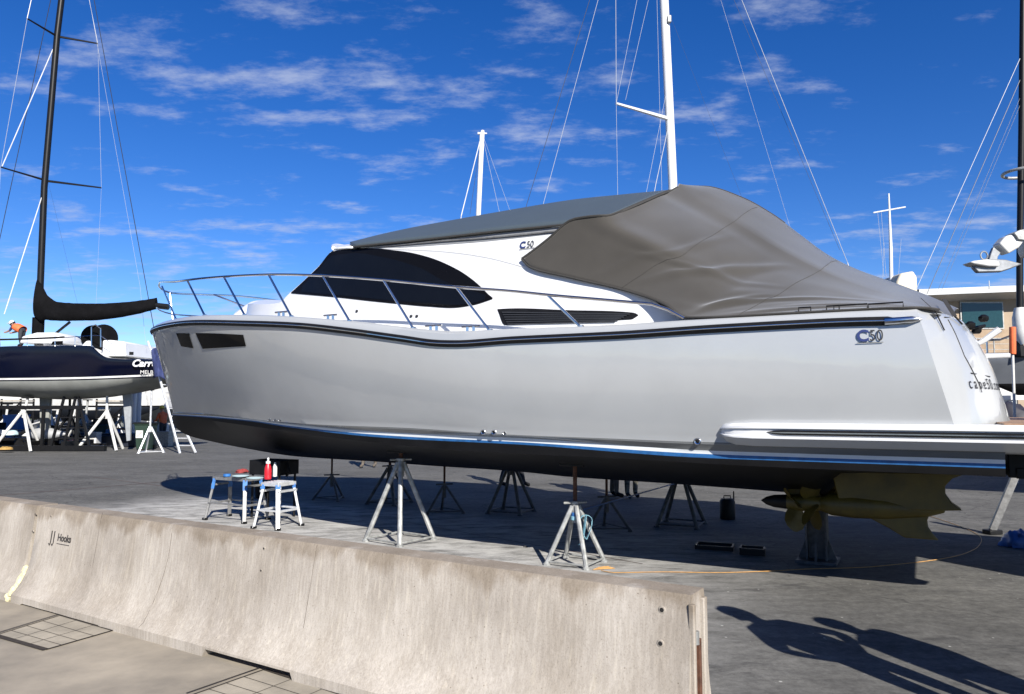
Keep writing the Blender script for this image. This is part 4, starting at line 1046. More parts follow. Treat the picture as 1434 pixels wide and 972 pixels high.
g = MB(); g.tube([c + Vector((.1, 0, .05)), c + Vector((.1, 0, .42))], .01, 6); g.tube([c + Vector((-.05, 0, .31)), c + Vector((-.05, 0, .35)), c + Vector((.05, 0, .35)), c + Vector((.05, 0, .31))], .01, 6); g.build('wand', black, rt)
# orange extension cord
pts = [gp(x, y) + Vector((0, 0, .008)) for x, y in ((842, 800), (860, 803), (930, 802), (1000, 803), (1075, 801), (1130, 798), (1200, 796), (1260, 791), (1310, 785), (1345, 778), (1370, 766), (1370, 750), (1345, 738), (1310, 726), (1280, 716), (1262, 711))]
g = MB(); g.tube(resample(pts, 120), .0042, 6); tag(g.build('extension_cord', cord), 'thin orange extension cord snaking from the low stand to the drives', 'cord')
g = MB(); c = gp(847, 798)
for i in range(4): g.tube([c + Vector((-.13 + .02 * i, -.03 + i * .018, .008 + .004 * i)), c + Vector((0, .0 + i * .014, .012 + .004 * i)), c + Vector((.11 - .02 * i, .04 + i * .016, .008 + .003 * i))], .0045, 6)
tag(g.build('cord_bundle', cord, weld=False), 'folded bundle of orange cord at the foot of the low stand', 'cord')
blob(gp(1428, 765), .20, mat('blue_tarp', (.03, .12, .42), .45, 0, .3, 8), 'tarp_bundle', 'crumpled blue tarp bundle on the ground at the right edge', 'tarp', sz=(1, 1, .9), seed=8)
# small stones and litter
rnd = random.Random(21)
def pebble(x, y, r, lb):
    blob(gp(x, y), r, mat('dark_stone', (.06, .06, .06), .9), 'stone', lb, 'stone', seed=rnd.random() * 9, res=8, group='loose stones on the yard')
pebble(736, 766, .03, 'loose dark stone left of the shadow of the low stand'); 

# ------------------------------------------------------------------ people
def person(label, J, rad, cols, group=None, hat=None, vest=None, base=None, hairm=hair):
    """J: joint name -> point; one skinned body, materials by nearest limb"""
    base = base or Vector((J['fl'].x, J['fl'].y, 0)); rt = root('person', label, 'person', base, group)
    names = list(J); idx = {k: i for i, k in enumerate(names)}
    E_ = [('pel', 'che'), ('che', 'nck'), ('nck', 'hd0'), ('hd0', 'hd1'), ('che', 'shl'), ('shl', 'ell'), ('ell', 'wrl'), ('wrl', 'hal'), ('che', 'shr'), ('shr', 'elr'), ('elr', 'wrr'), ('wrr', 'har'), ('pel', 'hil'), ('hil', 'knl'), ('knl', 'anl'), ('anl', 'fl'), ('pel', 'hir'), ('hir', 'knr'), ('knr', 'anr'), ('anr', 'fr')]
    bm = bmesh.new(); vs = [bm.verts.new(J[n] - base) for n in names]
    for a, b in E_: bm.edges.new((vs[idx[a]], vs[idx[b]]))
    me = bpy.data.meshes.new('tmp'); bm.to_mesh(me); bm.free()
    o = bpy.data.objects.new('tmp', me); COL.objects.link(o)
    md = o.modifiers.new('s', 'SKIN'); md.use_smooth_shade = True; md.use_x_symmetry = False
    K_ = cols.get('bulk', 1)
    RD = dict(pel=(.17 * K_, .14 * K_), che=(.19 * K_, .15 * K_), nck=(.06, .06), hd0=(.085, .095), hd1=(.08, .085), shl=(.075 * K_, .07 * K_), shr=(.075 * K_, .07 * K_), ell=(.045 * K_, .045 * K_), elr=(.045 * K_, .045 * K_), wrl=(.032, .03), wrr=(.032, .03), hal=(.04, .022), har=(.04, .022), hil=(.10, .10), hir=(.10, .10), knl=(.065, .065), knr=(.065, .065), anl=(.045, .045), anr=(.045, .045), fl=(.045, .035), fr=(.045, .035))
    sv = o.data.skin_vertices[0].data
    for n in names: sv[idx[n]].radius = RD[n]; sv[idx[n]].use_root = (n == 'pel')
    sb_ = o.modifiers.new('d', 'SUBSURF'); sb_.levels = 2; sb_.render_levels = 2
    bpy.context.view_layer.update()
    m2 = bpy.data.meshes.new_from_object(o.evaluated_get(bpy.context.evaluated_depsgraph_get()))
    bpy.data.objects.remove(o)
    ml = [cols['skin'], cols['top'], cols['legs'], cols['shoe']]
    m2.materials.clear()
    for m in ml: m2.materials.append(m)
    part = {}
    for a, b in E_:
        part[(a, b)] = 0 if b in ('hd0', 'hd1', 'hal', 'har') or (cols.get('short') and b in ('wrl', 'wrr')) else 2 if b in ('knl', 'knr', 'anl', 'anr', 'hil', 'hir') else 3 if b in ('fl', 'fr') else 1
    for p in m2.polygons:
        c = Vector(p.center) + base; best = 1e9; mi = 0
        for (a, b), k in part.items():
            A_, B_ = J[a], J[b]; ab = B_ - A_; t = max(0, min(1, (c - A_).dot(ab) / max(1e-9, ab.length_squared))); d = (c - A_ - ab * t).length
            if d < best: best = d; mi = k
        p.material_index = mi; p.use_smooth = True
    body = bpy.data.objects.new('body', m2); COL.objects.link(body); body.parent = rt; ORG[body.name] = base
    hd = (J['hd0'] + J['hd1']) / 2; upv = (J['hd1'] - J['hd0']).normalized(); q = upv.to_track_quat('Z', 'Y')
    fw = J.get('_f')
    g = MB(); g.lathe(hd + upv * -.01, [(.098, -.02), (.105, .03), (.095, .085), (.06, .12), (.01, .132)], 16, q=q); g.build('hair', hairm, rt)
    if hat: 
        g = MB(); g.lathe(hd + upv * .02, [(.112, -.01), (.114, .03), (.10, .09), (.06, .125), (.01, .135)], 16, q=q)
        fwd = (cols.get('fwd') or Vector((0, -1, 0))); g.prism([hd + upv * .02 + fwd * .08 + fwd.cross(upv) * .08, hd + upv * .015 + fwd * .20 + fwd.cross(upv) * .05, hd + upv * .015 + fwd * .20 - fwd.cross(upv) * .05, hd + upv * .02 + fwd * .08 - fwd.cross(upv) * .08], upv * .012)
        g.build('cap', hat, rt)
    if vest:
        ax = (J['che'] - J['pel']).normalized(); q = ax.to_track_quat('Z', 'Y'); sd = (J['shr'] - J['shl']).normalized()
        g = MB(); rows = []; L_ = (J['che'] - J['pel']).length
        fr_ = ax.cross(sd)
        for f, w_, d_ in ((-.1, .205, .16), (.3, .21, .165), (.7, .225, .165), (1.0, .225, .15), (1.15, .17, .11), (1.22, .10, .08)):
            c = J['pel'] + ax * L_ * f; rows.append([c + sd * w_ * math.cos(a) + fr_ * d_ * math.sin(a) for a in [2 * math.pi * k / 18 for k in range(18)]])
        g.grid(rows, close=True); g.build('vest', vest, rt, thick=.006)
    return rt
def standing(b, facing, H=1.75, lean=0.0, arms='down', stride=.1):
    f = Vector((math.sin(facing), math.cos(facing), 0)); r = Vector((f.y, -f.x, 0)); Z = Vector((0, 0, 1)); k = H / 1.75
    J = {}
    J['pel'] = b + Z * .95 * k; tz = (Z * math.cos(lean) + f * math.sin(lean))
    J['che'] = J['pel'] + tz * .42 * k; J['nck'] = J['pel'] + tz * .56 * k; hz_ = (Z * math.cos(lean * .6) + f * math.sin(lean * .6))
    J['hd0'] = J['nck'] + hz_ * .10 * k + f * .02; J['hd1'] = J['hd0'] + hz_ * .10 * k
    for sg, n in ((-1, 'l'), (1, 'r')):
        J['sh' + n] = J['che'] + r * .17 * sg * k + tz * .05; 
        if arms == 'down': J['el' + n] = J['sh' + n] + r * .05 * sg - Z * .28 * k; J['wr' + n] = J['el' + n] - Z * .24 * k + f * .08; J['ha' + n] = J['wr' + n] - Z * .12 * k + f * .03
        elif arms == 'fwd': J['el' + n] = J['sh' + n] - Z * .26 * k + f * .08 + r * .06 * sg; J['wr' + n] = J['el' + n] + f * .22 - Z * .06 - r * .05 * sg; J['ha' + n] = J['wr' + n] + f * .09
        elif arms == 'akimbo': J['el' + n] = J['sh' + n] + r * .18 * sg - Z * .22 * k; J['wr' + n] = J['el' + n] - r * .14 * sg - Z * .16 * k; J['ha' + n] = J['wr' + n] - r * .05 * sg - Z * .05
        J['hi' + n] = J['pel'] + r * .09 * sg * k - Z * .04; J['kn' + n] = b + r * .10 * sg + f * (stride * sg * .5 + .02) + Z * .50 * k; J['an' + n] = b + r * .10 * sg + f * stride * sg + Z * .09
        J['f' + n] = J['an' + n] + f * .14 - Z * .05
    return J
base_cols = dict(skin=skin, top=navycloth, legs=trouser, shoe=black)
# two onlookers whose shadows fall on the yard
def shadow_base(px, py, h): # head shadow pixel -> feet
    q = gp(px, py); return Vector((q.x - SHX * h, q.y - SHY * h, 0))
bA = shadow_base(1032, 858, 1.72); bB = shadow_base(1165, 872, 1.74)
print('onlookers', bA, bB)
person('onlooker in dark shirt standing right of the camera, casting the left body shadow', standing(bA, -.6, 1.76, arms='akimbo', stride=.05), None, dict(base_cols, bulk=1.35), 'onlookers beside the camera', hat=sailcov)
person('onlooker in pale shirt standing right of the camera, casting the right body shadow', standing(bB, -.9, 1.78, arms='down', stride=.10), None, dict(base_cols, top=white2, legs=khaki, bulk=1.4), 'onlookers beside the camera')
# workers beyond the hull, only their legs show under it
def gpb(x, y, dz=0): return gp(x, y)
person('worker in dark trousers walking beyond the boat, only lower legs seen under the hull', standing(gp(717, 682), R(80), 1.75, stride=.24), None, dict(base_cols), 'workers beyond the hull')
person('worker in worn patterned trousers standing beyond the boat near the dark wide stand', standing(gp(884, 698), R(160), 1.75, stride=.03), None, dict(base_cols, legs=mat('patterned_trousers', (.16, .15, .12), .9, 0, .7, 20)), 'workers beyond the hull')
person('worker in short trousers standing beyond the boat, left of the one in patterned trousers', standing(gp(860, 697), R(100), 1.72, stride=.05), None, dict(base_cols, legs=khaki), 'workers beyond the hull')
person('worker in light trousers crouching beyond the boat behind the tallest stand', standing(gp(517, 655), R(200), 1.7, stride=.18), None, dict(base_cols, legs=khaki, shoe=khaki), 'workers beyond the hull')

# ------------------------------------------------------------------ other boats
def loft_hull(cen, hd, L, B, z0, zs, zw, mats, parent, sheer=.25, stern=.8, n=40, name='hull', flare=.2, bowrake=.12):
    """hull afloat on air: hd heading to the bow; z0 bottom, zw waterline, zs sheer height"""
    X = Vector((math.cos(hd), math.sin(hd), 0)); Y = Vector((-X.y, X.x, 0)); g = MB(); rows = []
    def P(u, t, z): return cen + X * ((u - .5) * L) + Y * t + Vector((0, 0, z))
    for i in range(n + 1):
        u = i / n; w = B / 2 * (stern + (1 - stern) * min(1, u / .45)) if u < .45 else B / 2 * (1 - ((u - .45) / .55) ** 2.3)
        ww = w * (1 - flare * u); kz = z0 + (zw - z0) * (abs(u - .5) / .5) ** 2.4 if u > .5 else z0 + (zw - z0) * .55 * (abs(u - .5) / .5) ** 2
        top = zs + sheer * (u - .3) ** 2 * 2; r = []
        for f in (0, .35, .7): r.append((ww * f ** .8 * .92, kz + (zw - kz) * (f / .75) ** 2 * .8))
        r += [(ww * .93, zw), (ww * .95, zw + .08), (ww * .97 + (w - ww) * .3, zw + (top - zw) * .35), (ww + (w - ww) * .7, zw + (top - zw) * .7), (w, top), (w - .06 if w > .06 else 0, top + .04)]
        def ru(z): return u - bowrake * (max(0, top - z) / max(.1, top - z0)) ** 1.2 * max(0, (u - .6) / .4) ** 2
        side = [P(ru(z), t, z) for t, z in r]; other = [P(ru(z), -t, z) for t, z in r[1:]]
        rows.append(other[::-1] + side)
    nn = len(rows[0]); m_ = len(r)
    def mi(i, k):
        q = abs(k + .5 - (m_ - 1)); return 1 if q < 3 else (2 if q < 4 else 0)
    g.grid(rows, mi=mi)
    g.f += [tuple(range(nn)), tuple(range(nn * n, nn * (n + 1)))]; g.m += [0, 0]
    g.grid([[r_[0], r_[-1]] for r_ in rows], mi=lambda i, k: 3)
    return g.build(name, mats, parent, smooth=45), P
def rigging(parent, a, b, r, m, name='stay', n=5):
    r = r * .5; m = wire if m is white2 and r < .012 else m
    g = MB(); g.tube([a, b], r, n); return g.build(name, m, parent, smooth=60)

# navy racing yacht at the left
Y0 = 30.0
yr = root('racing_yacht', 'navy blue racing yacht with black mast and black boom cover propped high at the left', 'sailing yacht', Vector((at(60, 560, Y0).x, Y0, 0)))
def yz(px, py): return at(px, py, Y0 - 1.6)
shx = pchip([(-220, 492), (-60, 489), (0, 486), (60, 485), (126, 485), (133, 488), (141, 496), (152, 501.5), (170, 503), (225, 504), (250, 505)])
wlx = pchip([(-220, 530), (0, 534), (100, 533), (180, 530), (250, 526)])
btx = pchip([(-220, 531), (-120, 549), (0, 556), (60, 559), (120, 556), (180, 545), (225, 533), (250, 527)])
bmx = pchip([(-220, .02), (-150, .7), (-60, 1.35), (30, 1.75), (100, 1.8), (180, 1.65), (250, 1.45)])
g = MB(); rows = []
for i in range(97):
    px = -220 + 470 * i / 96; w_ = bmx(px); r = []
    zt, zw_, zb = yz(px, shx(px)).z, yz(px, wlx(px)).z, yz(px, btx(px)).z; x = yz(px, 500).x
    prof = [(0, zb), (.45 * w_, zb + (zw_ - zb) * .12), (.78 * w_, zb + (zw_ - zb) * .5), (.92 * w_, zw_), (.925 * w_, zw_ + .05), (.93 * w_, zw_ + .12), (.97 * w_, zw_ + (zt - zw_) * .45), (w_, zw_ + (zt - zw_) * .8), (w_ * .995, zt), (w_ * .96, zt + .02)]
    rows.append([Vector((x, Y0 + t, z)) for t, z in prof[::-1]][:-1] + [Vector((x, Y0 - t, z)) for t, z in prof])
nn = len(rows[0])
g.grid(rows, mi=lambda i, k: (1 if abs(k + .5 - 9) < 3 else 2 if abs(k + .5 - 9) < 5 and abs(k + .5 - 9) > 3.9 else 0))
g.f += [tuple(range(nn)), tuple(range(nn * 96, nn * 97))]; g.m += [0, 0]
g.build('hull', [navy, boot, white2], yr, smooth=40)
g = MB(); g.grid([[r_[1] - Vector((0, 0, .05)), r_[-2] - Vector((0, 0, .05))] for r_ in rows]); g.build('deck', white2, yr, smooth=0)
def yp(px, py, dy=0): return at(px, py, Y0 + dy)
g = MB(); g.prism([yp(59, 552, .12), yp(74, 552, .12), yp(71, 606, .06), yp(60, 606, .06)], (0, -.2, 0)); kf = g.build('keel_fin', boot, yr, bevel=.03)
g = MB(); q = Vector((1, 0, 0)).to_track_quat('Z', 'Y'); g.lathe(yp(40, 608), [(.03, 0), (.2, .15), (.26, .5), (.24, .9), (.12, 1.3), (.02, 1.55)], 16, q=q); g.build('keel_bulb', mat('bulb_grey', (.38, .39, .40), .5), yr)
g = MB(); g.prism([yp(172, 540, .08), yp(186, 538, .08), yp(184, 617, .03), yp(179, 618, .03)], (0, -.12, 0)); g.build('rudder', mat('rudder_grey', (.32, .34, .36), .5), yr, bevel=.02)
# coachroof, cockpit
g = MB(); g.prism([yp(62, 485, .8), yp(66, 476, .8), (yp(85, 471, .8)), yp(112, 471, .8), yp(118, 478, .8), yp(119, 486, .8)], (0, -1.6, 0)); g.build('coachroof', white, yr, bevel=.06)
g = MB(); g.prism([yp(72, 483, -.81), yp(74, 478, -.81), yp(88, 477.5, -.81), yp(88, 483, -.81)], (0, -.02, 0)); g.build('coachroof_window', glass, yr)
g = MB(); g.prism([yp(150, 504, 1.2), yp(153, 495, 1.2), yp(164, 484, 1.2), (yp(196, 483, 1.2)), yp(214, 485, 1.2), yp(216, 504, 1.2)], (0, -2.3, 0)); g.build('cockpit_seats', white, yr, bevel=.05)
g = MB()
g.box(yp(184, 495, -1.15), (.15, .04, .12)); g.build('cockpit_locker', black, yr)
for px_, dy_ in ((147, -1.0), (133, .9)):
    g = MB(); g.lathe(yp(px_, 473, dy_) - Vector((.05, 0, 0)), [(.02, 0), (.50, .02), (.52, .05), (.50, .08), (.02, .10)], 28, q=Vector((.75, -.66, 0)).to_track_quat('Z', 'Y')); g.bar(yp(px_, 473, dy_), yp(px_, 500, dy_), .1, .1); g.build('wheel_cover', sailcov, yr, weld=False)
# mast, spreaders, rigging
def Ym(px, py, dy=0): return at(px, py, Y0 + dy)
g = MB(); g.tube([Ym(53, 486), Ym(62, 262), Ym(80, 50), Ym(86, 0), Ym(100, -190)], [.13, .125, .12, .12, .07], 12); g.build('mast', blackm, yr)
for a, b in (((80, 51, 0), (38, 26, -1.3)), ((80, 51, 0), (137, 61, .7)), ((62, 252, 0), (1, 234, -1.3)), ((62, 253, 0), (142, 263, .9))):
    g = MB(); g.tube([Ym(*a), Ym(*b)], [.05, .03], 6); g.build('spreader', blackm, yr)
for a, b, r_, m_ in (((38, 26, -1.3), (1, 234, -1.3), .016, wire), ((38, 26, -1.3), (46, -10, -1), .03, white2), ((46, -10, -1), (75, -120, 0), .02, white2), ((78, 60, 0), (3, 233, -1.3), .035, white2), ((137, 61, .7), (142, 263, .9), .012, wire), ((137, 61, .7), (125, 0, .5), .02, wire), ((125, 0, .5), (98, -150, 0), .02, wire),
    ((62, 265, 0), (6, 440, -1.5), .035, white2), ((1, 234, -1.3), (-12, 470, -1.5), .014, wire), ((142, 263, .9), (132, 480, 1.5), .008, wire), ((99, -180, 0), (221, 490, -.2), .030, wired), ((97, -160, 0), (196, 400, .4), .010, wire), ((71, 0, 0), (-10, 380, 0), .028, wired), ((196, 400, .4), (205, 490, .4), .010, wire), ((64, 240, 0), (112, 440, .2), .006, wired)):
    rigging(yr, Ym(*a), Ym(*b), r_, m_)
# boom cover
cl_ = [(51, 418, 27, .16), (57, 424, 26, .17), (66, 431, 17, .17), (80, 436, 13.5, .17), (100, 437, 12.5, .17), (130, 437, 12, .17), (160, 435, 11, .16), (190, 431, 9.5, .15), (210, 427, 8.5, .13), (219, 425, 8, .10)]
g = MB(); rows = []
rs = [pchip([(c[0], c[k]) for c in cl_]) for k in (1, 2, 3)]
for i in range(50):
    px = 51 + 168 * i / 49; c = Ym(px, rs[0](px), -.3 + .0); hh = rs[1](px) / F * Y0 + .02 * mn.noise(Vector((px * .12, 0, 2))); ww = rs[2](px) * 1.2
    rows.append([c + Vector((0, ww * math.cos(a) * (1 - .35 * math.sin(a)), hh * math.sin(a))) for a in [2 * math.pi * k / 20 for k in range(20)]])
g.grid(rows, close=True); g.f += [tuple(range(20)), tuple(range(980, 1000))]; g.m += [0, 0]
g.build('boom_cover', sailcov, yr, smooth=70)
g = MB(); g.tube([Ym(218, 428, -.3), Ym(236, 430, -.3)], .12, 8); g.build('boom_end', blackm, yr)
g = MB(); g.tube([Ym(58, 483, -.2), Ym(98, 451, -.2)], .05, 6); g.build('boom_vang', blackm, yr)
g = MB(); g.tube([Ym(53, 470, -.1), Ym(54, 445, -.1)], .22, 10); g.build('halyard_bag', sailcov, yr)
# pushpit, lifelines
g = MB()
for px_, y1_ in ((128, 456), (141, 459)): g.tube([Ym(px_, 486, -1.7), Ym(px_, y1_ + 2, -1.7)], .022, 6)
g.tube([Ym(128, 457, -1.7), Ym(134, 455, -1.7), Ym(141, 460, -1.7)], .022, 6); g.tube([Ym(-60, 478, -1.6), Ym(20, 476, -1.7), Ym(75, 474, -1.7), Ym(128, 470, -1.7), Ym(141, 470, -1.7), Ym(160, 484, -1.6)], .012, 5)
for px_ in (0, 38, 77, 105): g.tube([Ym(px_, 486, -1.7), Ym(px_, 471, -1.7)], .015, 5)
g.build('guard_rail', steel, yr, weld=False)
g = MB(); g.tube([Ym(-60, 477, -1.68), Ym(20, 475, -1.7), Ym(60, 473.5, -1.7), Ym(90, 472, -1.7)], .03, 6); g.build('rail_padding', black, yr)
text('yacht_name', 'Carrera', at(184, 513, Y0 - 1.76), (1, .06, 0), (0, 0, 1), .36, white, yr, shear=.3, sx=1.05, bold=.012)
text('port_lettering', 'MELBOURNE', at(196, 523.5, Y0 - 1.72), (1, .06, 0), (0, 0, 1), .19, white2, yr, sx=1.1)
# person bending on deck
def bend(b, f, lean, H=1.7):
    J = standing(b, f, H, lean=lean, arms='fwd', stride=.06); return J
bp_ = at(30, 484, Y0 - .4)
J = bend(Vector((bp_.x, bp_.y, bp_.z - .05)), R(-80), 1.15, 1.25)
pp = person('person in white cap and orange vest bending over on the deck of the navy yacht', J, None, dict(base_cols, short=True, fwd=Vector((-1, 0, 0))), None, hat=white, vest=orange, base=Vector((bp_.x, bp_.y, bp_.z - .05)))

# boarding ladder with cloth
def Yl(px, py, dy=-2.6): return at(px, py, Y0 + dy)
lr = root('boarding_ladder', 'tall aluminium ladder with wide foot leaning beside the bow of the big boat', 'ladder', gp(262, 633))
YL = gp(262, 633).y - .9
R1 = [at(207, 478, YL + .5), at(221, 520, YL + .4), at(236, 575, YL + .2), at(252, 635, YL)]
R2 = [at(222, 478, YL + .5), at(238, 515, YL + .4), at(245, 575, YL + .2), at(258, 600, YL + .1), at(274, 634, YL)]
for rr_ in (R1, R2): g = MB(); g.tube(rr_, .045, 6); g.build('rail', alu, lr)
def on(Rr, py):
    for a, b in zip(Rr, Rr[1:]):
        ya, yb = proj(a)[1], proj(b)[1]
        if ya <= py <= yb: return a.lerp(b, (py - ya) / (yb - ya))
    return Rr[-1]
for py in (487, 497, 507, 517, 528, 539, 550, 561, 572, 583, 594, 604, 614, 624): g = MB(); g.tube([on(R1, py), on(R2, py)], .024, 6); g.build('rung', alu, lr)
g = MB(); c0 = at(222, 490, YL + .8); rows = []
for i in range(14):
    v = i / 13; rows.append([at(212 + 26 * k / 9 + 3 * v, 490 + 40 * v - 3 * math.sin(k * .7), YL + .32 + .10 * math.sin(k * 1.3 + v * 2) - .25 * v) for k in range(10)])
g.grid(rows); tag(g.build('cloth', navycloth, smooth=70, thick=.02), 'navy cloth draped over the top of the ladder', 'cloth')
# wheelie bin
c = gp(199, 630) + Vector((0, .25, 0)); rt = root('wheelie_bin', 'dark green wheelie bin with black lid and white notice by the tall pole stand', 'rubbish bin', c)
g = MB(); rows = [[c + Vector((sx * w_, sy * w_ * 1.05, z)) for sx, sy in ((-1, -1), (1, -1), (1, 1), (-1, 1))] for w_, z in ((.24, .04), (.31, .98), (.34, 1.0), (.34, 1.03))]
g.grid(rows, close=True); g.build('bin_body', darkgreen, rt, bevel=.02)
g = MB(); g.box(c + Vector((0, .02, 1.06)), (.74, .78, .06)); g.tube([c + Vector((-.3, .38, 1.0)), c + Vector((.3, .38, 1.0))], .03, 8); g.build('bin_lid', black, rt, bevel=.02, weld=False)
for sx in (-1, 1): g = MB(); g.lathe(c + Vector((.28 * sx - .03, .22, .1)), [(.1, 0), (.1, .06)], 14, q=Vector((1, 0, 0)).to_track_quat('Z', 'Y')); g.build('wheel', black, rt)
g = MB(); g.box(c + Vector((-.1, -.315, .62)), (.28, .01, .3)); g.build('notice', white2, rt)
g = MB(); g.bar(c + Vector((-.2, -.325, .52)), c + Vector((.0, -.325, .72)), .05, .004); g.build('notice_mark', redp, rt)
# pole stand
b = gp(209, 634); stand(b, .95, .5, 2.35, 'tall galvanised pole stand in front of the wheelie bin', alu, rot=R(10), legs=3, group='stands round the yachts', pad=.08, tube=.04, collar=False)
# worker by the bin
person('worker in orange shirt and yellow helmet standing behind the wheelie bin', standing(gp(206, 626) + Vector((0, 1.4, 0)), R(-60), 1.72, lean=.15, arms='fwd'), None, dict(base_cols, top=orange), None, hat=mat('yellow_helmet', (.75, .55, .05), .4))

# supports beneath the navy yacht
kb = [(at(-60, 600, Y0), .6), (at(12, 600, Y0), .9)]
def tripod_big(px, apx, apy, tpx, tpy, lb, dy, m=white2, spread=1.0):
    ap_ = at(apx, apy, Y0 + dy); tp_ = at(tpx, tpy, Y0 + dy); b = Vector((ap_.x, Y0 + dy, 0)); rt = root('yacht_stand', lb, 'yacht stand', b, 'stands round the yachts')
    for k in range(3):
        a = R(200) + 2 * math.pi * k / 3; f = b + Vector((math.cos(a) * spread, math.sin(a) * spread, .03)); g = MB(); g.tube([f, ap_], .055, 8); g.build('leg', m, rt)
    g = MB(); g.tube([ap_ - Vector((0, 0, .3)), tp_], .05, 8); g.build('post', m, rt)
    g = MB(); g.box(tp_, (.35, .25, .05)); g.build('pad', black, rt)
tripod_big(0, 33, 574, 39, 557, 'white tripod yacht stand with splayed legs below the navy hull at the left', -.9)
tripod_big(0, 98, 580, 98, 556, 'dark yacht stand in the middle under the navy hull', .6, blackm, .9)
tripod_big(0, 150, 575, 150, 550, 'white yacht stand under the aft part of the navy hull', -.4)
# black cradle of the navy yacht
cr = root('yacht_cradle', 'black steel cradle frame below the keel of the navy yacht', 'cradle', Vector((at(90, 600, Y0).x, Y0, 0)))
for sy in (-.9, .9):
    for px_ in (-10, 60, 108):
        g = MB(); a = at(px_, 600, Y0 + sy); a.z = 0; g.bar(a, a + Vector((.0, 0, 1.72)), .10, .10); g.build('post', blackm, cr)
    g = MB(); a = at(-14, 573, Y0 + sy); b = at(118, 573, Y0 + sy); b.z = a.z = 1.68; g.bar(a, b, .14, .14); g.build('rail', blackm, cr)
    g = MB(); a = at(-14, 600, Y0 + sy); b = at(150, 573, Y0 + sy); b.z = a.z = .12; g.bar(a, b, .2, .2); g.build('base_rail', blackm, cr)
    for x0, x1 in ((72, 88), (127, 108), (90, 104)):
        g = MB(); a = at(x0, 600, Y0 + sy); a.z = .1; b = at(x1, 600, Y0 + sy); b.z = 2.1; g.bar(a, b, .08, .08); g.build('brace', blackm, cr)
    for z_ in (.5, .9, 1.3):
        g = MB(); a = at(76 + z_ * 6, 600, Y0 + sy); b = at(125 - z_ * 8, 600, Y0 + sy); a.z = b.z = z_; g.bar(a, b, .05, .05); g.build('cross_bar', blackm, cr)
for px_ in (-5, 60, 110):
    g = MB(); a = at(px_, 600, Y0); g.bar(Vector((a.x, Y0 - 1, .3)), Vector((a.x, Y0 + 1, .3)), .16, .16); g.build('cross_beam', blackm, cr)
# dark low pontoon blocks, timbers, cart of clutter
for i, (x0, x1, y, hgt_, lb, m_) in enumerate(((84, 132, 622, .42, 'low dark blue pontoon block lying left of the yacht rudder', mat('pontoon', (.012, .016, .03), .5)), (128, 188, 626, .5, 'low dark pontoon block lying under the yacht rudder', mat('pontoon', (.012, .016, .03), .5)))):
    a, b = gp(x0, y), gp(x1, y); g = MB(); g.box((a + b) / 2 + Vector((0, .4, hgt_ / 2)), ((b - a).length, .8, hgt_)); g.box((a + b) / 2 + Vector((0, .4, hgt_ + .04)), ((b - a).length * .7, .5, .08)); tag(g.build('pontoon_block', m_, bevel=.05, weld=False), lb, 'pontoon block', 'pontoon blocks')
timber = mat('pale_timber', (.42, .38, .32), .8, 0, .3, 6)
for x0, y0_, x1, y1_, lb in ((58, 629, 124, 624, 'long pale timber beam lying on the yard before the cradle'), (70, 625, 100, 622, 'short pale timber lying behind the long timber beam')):
    a, b = gp(x0, y0_), gp(x1, y1_); g = MB(); g.bar(a + Vector((0, 0, .09)), b + Vector((0, 0, .09)), .14, .18); tag(g.build('timber_beam', timber), lb, 'timber', 'timbers on the yard')
c = gp(24, 631) + Vector((0, .8, 0)); rt = root('hand_cart', 'flat cart heaped with bags and wraps at the left edge', 'cart', c)
g = MB(); g.box(c + Vector((0, 0, .42)), (3.0, 1.1, .08)); g.build('cart_bed', blackm, rt)
for px_ in (-1.2, -.1, 1.1):
    g = MB(); g.lathe(c + Vector((px_, -.5, .2)), [(.2, 0), (.2, .08)], 16, q=Vector((0, -1, 0)).to_track_quat('Z', 'Y')); g.build('wheel', black, rt)
g = MB(); g.bar(c + Vector((1.45, 0, .42)), c + Vector((1.75, -.1, .9)), .05, .05); g.build('cart_handle', white2, rt)
rnd = random.Random(4)
cols_ = [('white plastic', white2), ('pale blue', paleb), ('grey', galv), ('dark', black), ('tan', timber), ('white', white), ('yellow', mat('ochre', (.45, .28, .08), .8))]
for i, (dx, dy, r_, ci) in enumerate(((-1.2, 0, .34, 0), (-.7, -.2, .3, 1), (-.2, .1, .36, 3), (.3, -.1, .34, 5), (.85, 0, .33, 2), (-.9, .2, .3, 4), (.1, -.3, .22, 0), (1.2, .1, .25, 0))):
    pos = ['at its left end', 'second from its left end', 'in its middle', 'right of its middle', 'near its right end', 'at the back of its left end', 'at its front edge', 'at its right tip'][i]
    blob(c + Vector((dx, dy, .46 + r_ * .42)), r_, cols_[ci][1], 'sack', 'crumpled %s bundle on the flat cart, %s' % (cols_[ci][0], pos), 'bundle', sz=(1.1, .9, .55), seed=i * 3.1, res=14, group='bundles on the flat cart')
blob(gp(8, 634) + Vector((0, 0, .12)), .22, cols_[6][1], 'sack', 'small ochre sack on the ground before the flat cart', 'bundle', seed=2, res=12)
blob(gp(38, 630) + Vector((0, 0, .1)), .24, white, 'sack', 'crumpled white plastic wrap on the ground right of the cart', 'bundle', sz=(1.3, 1, .6), seed=12, res=12)

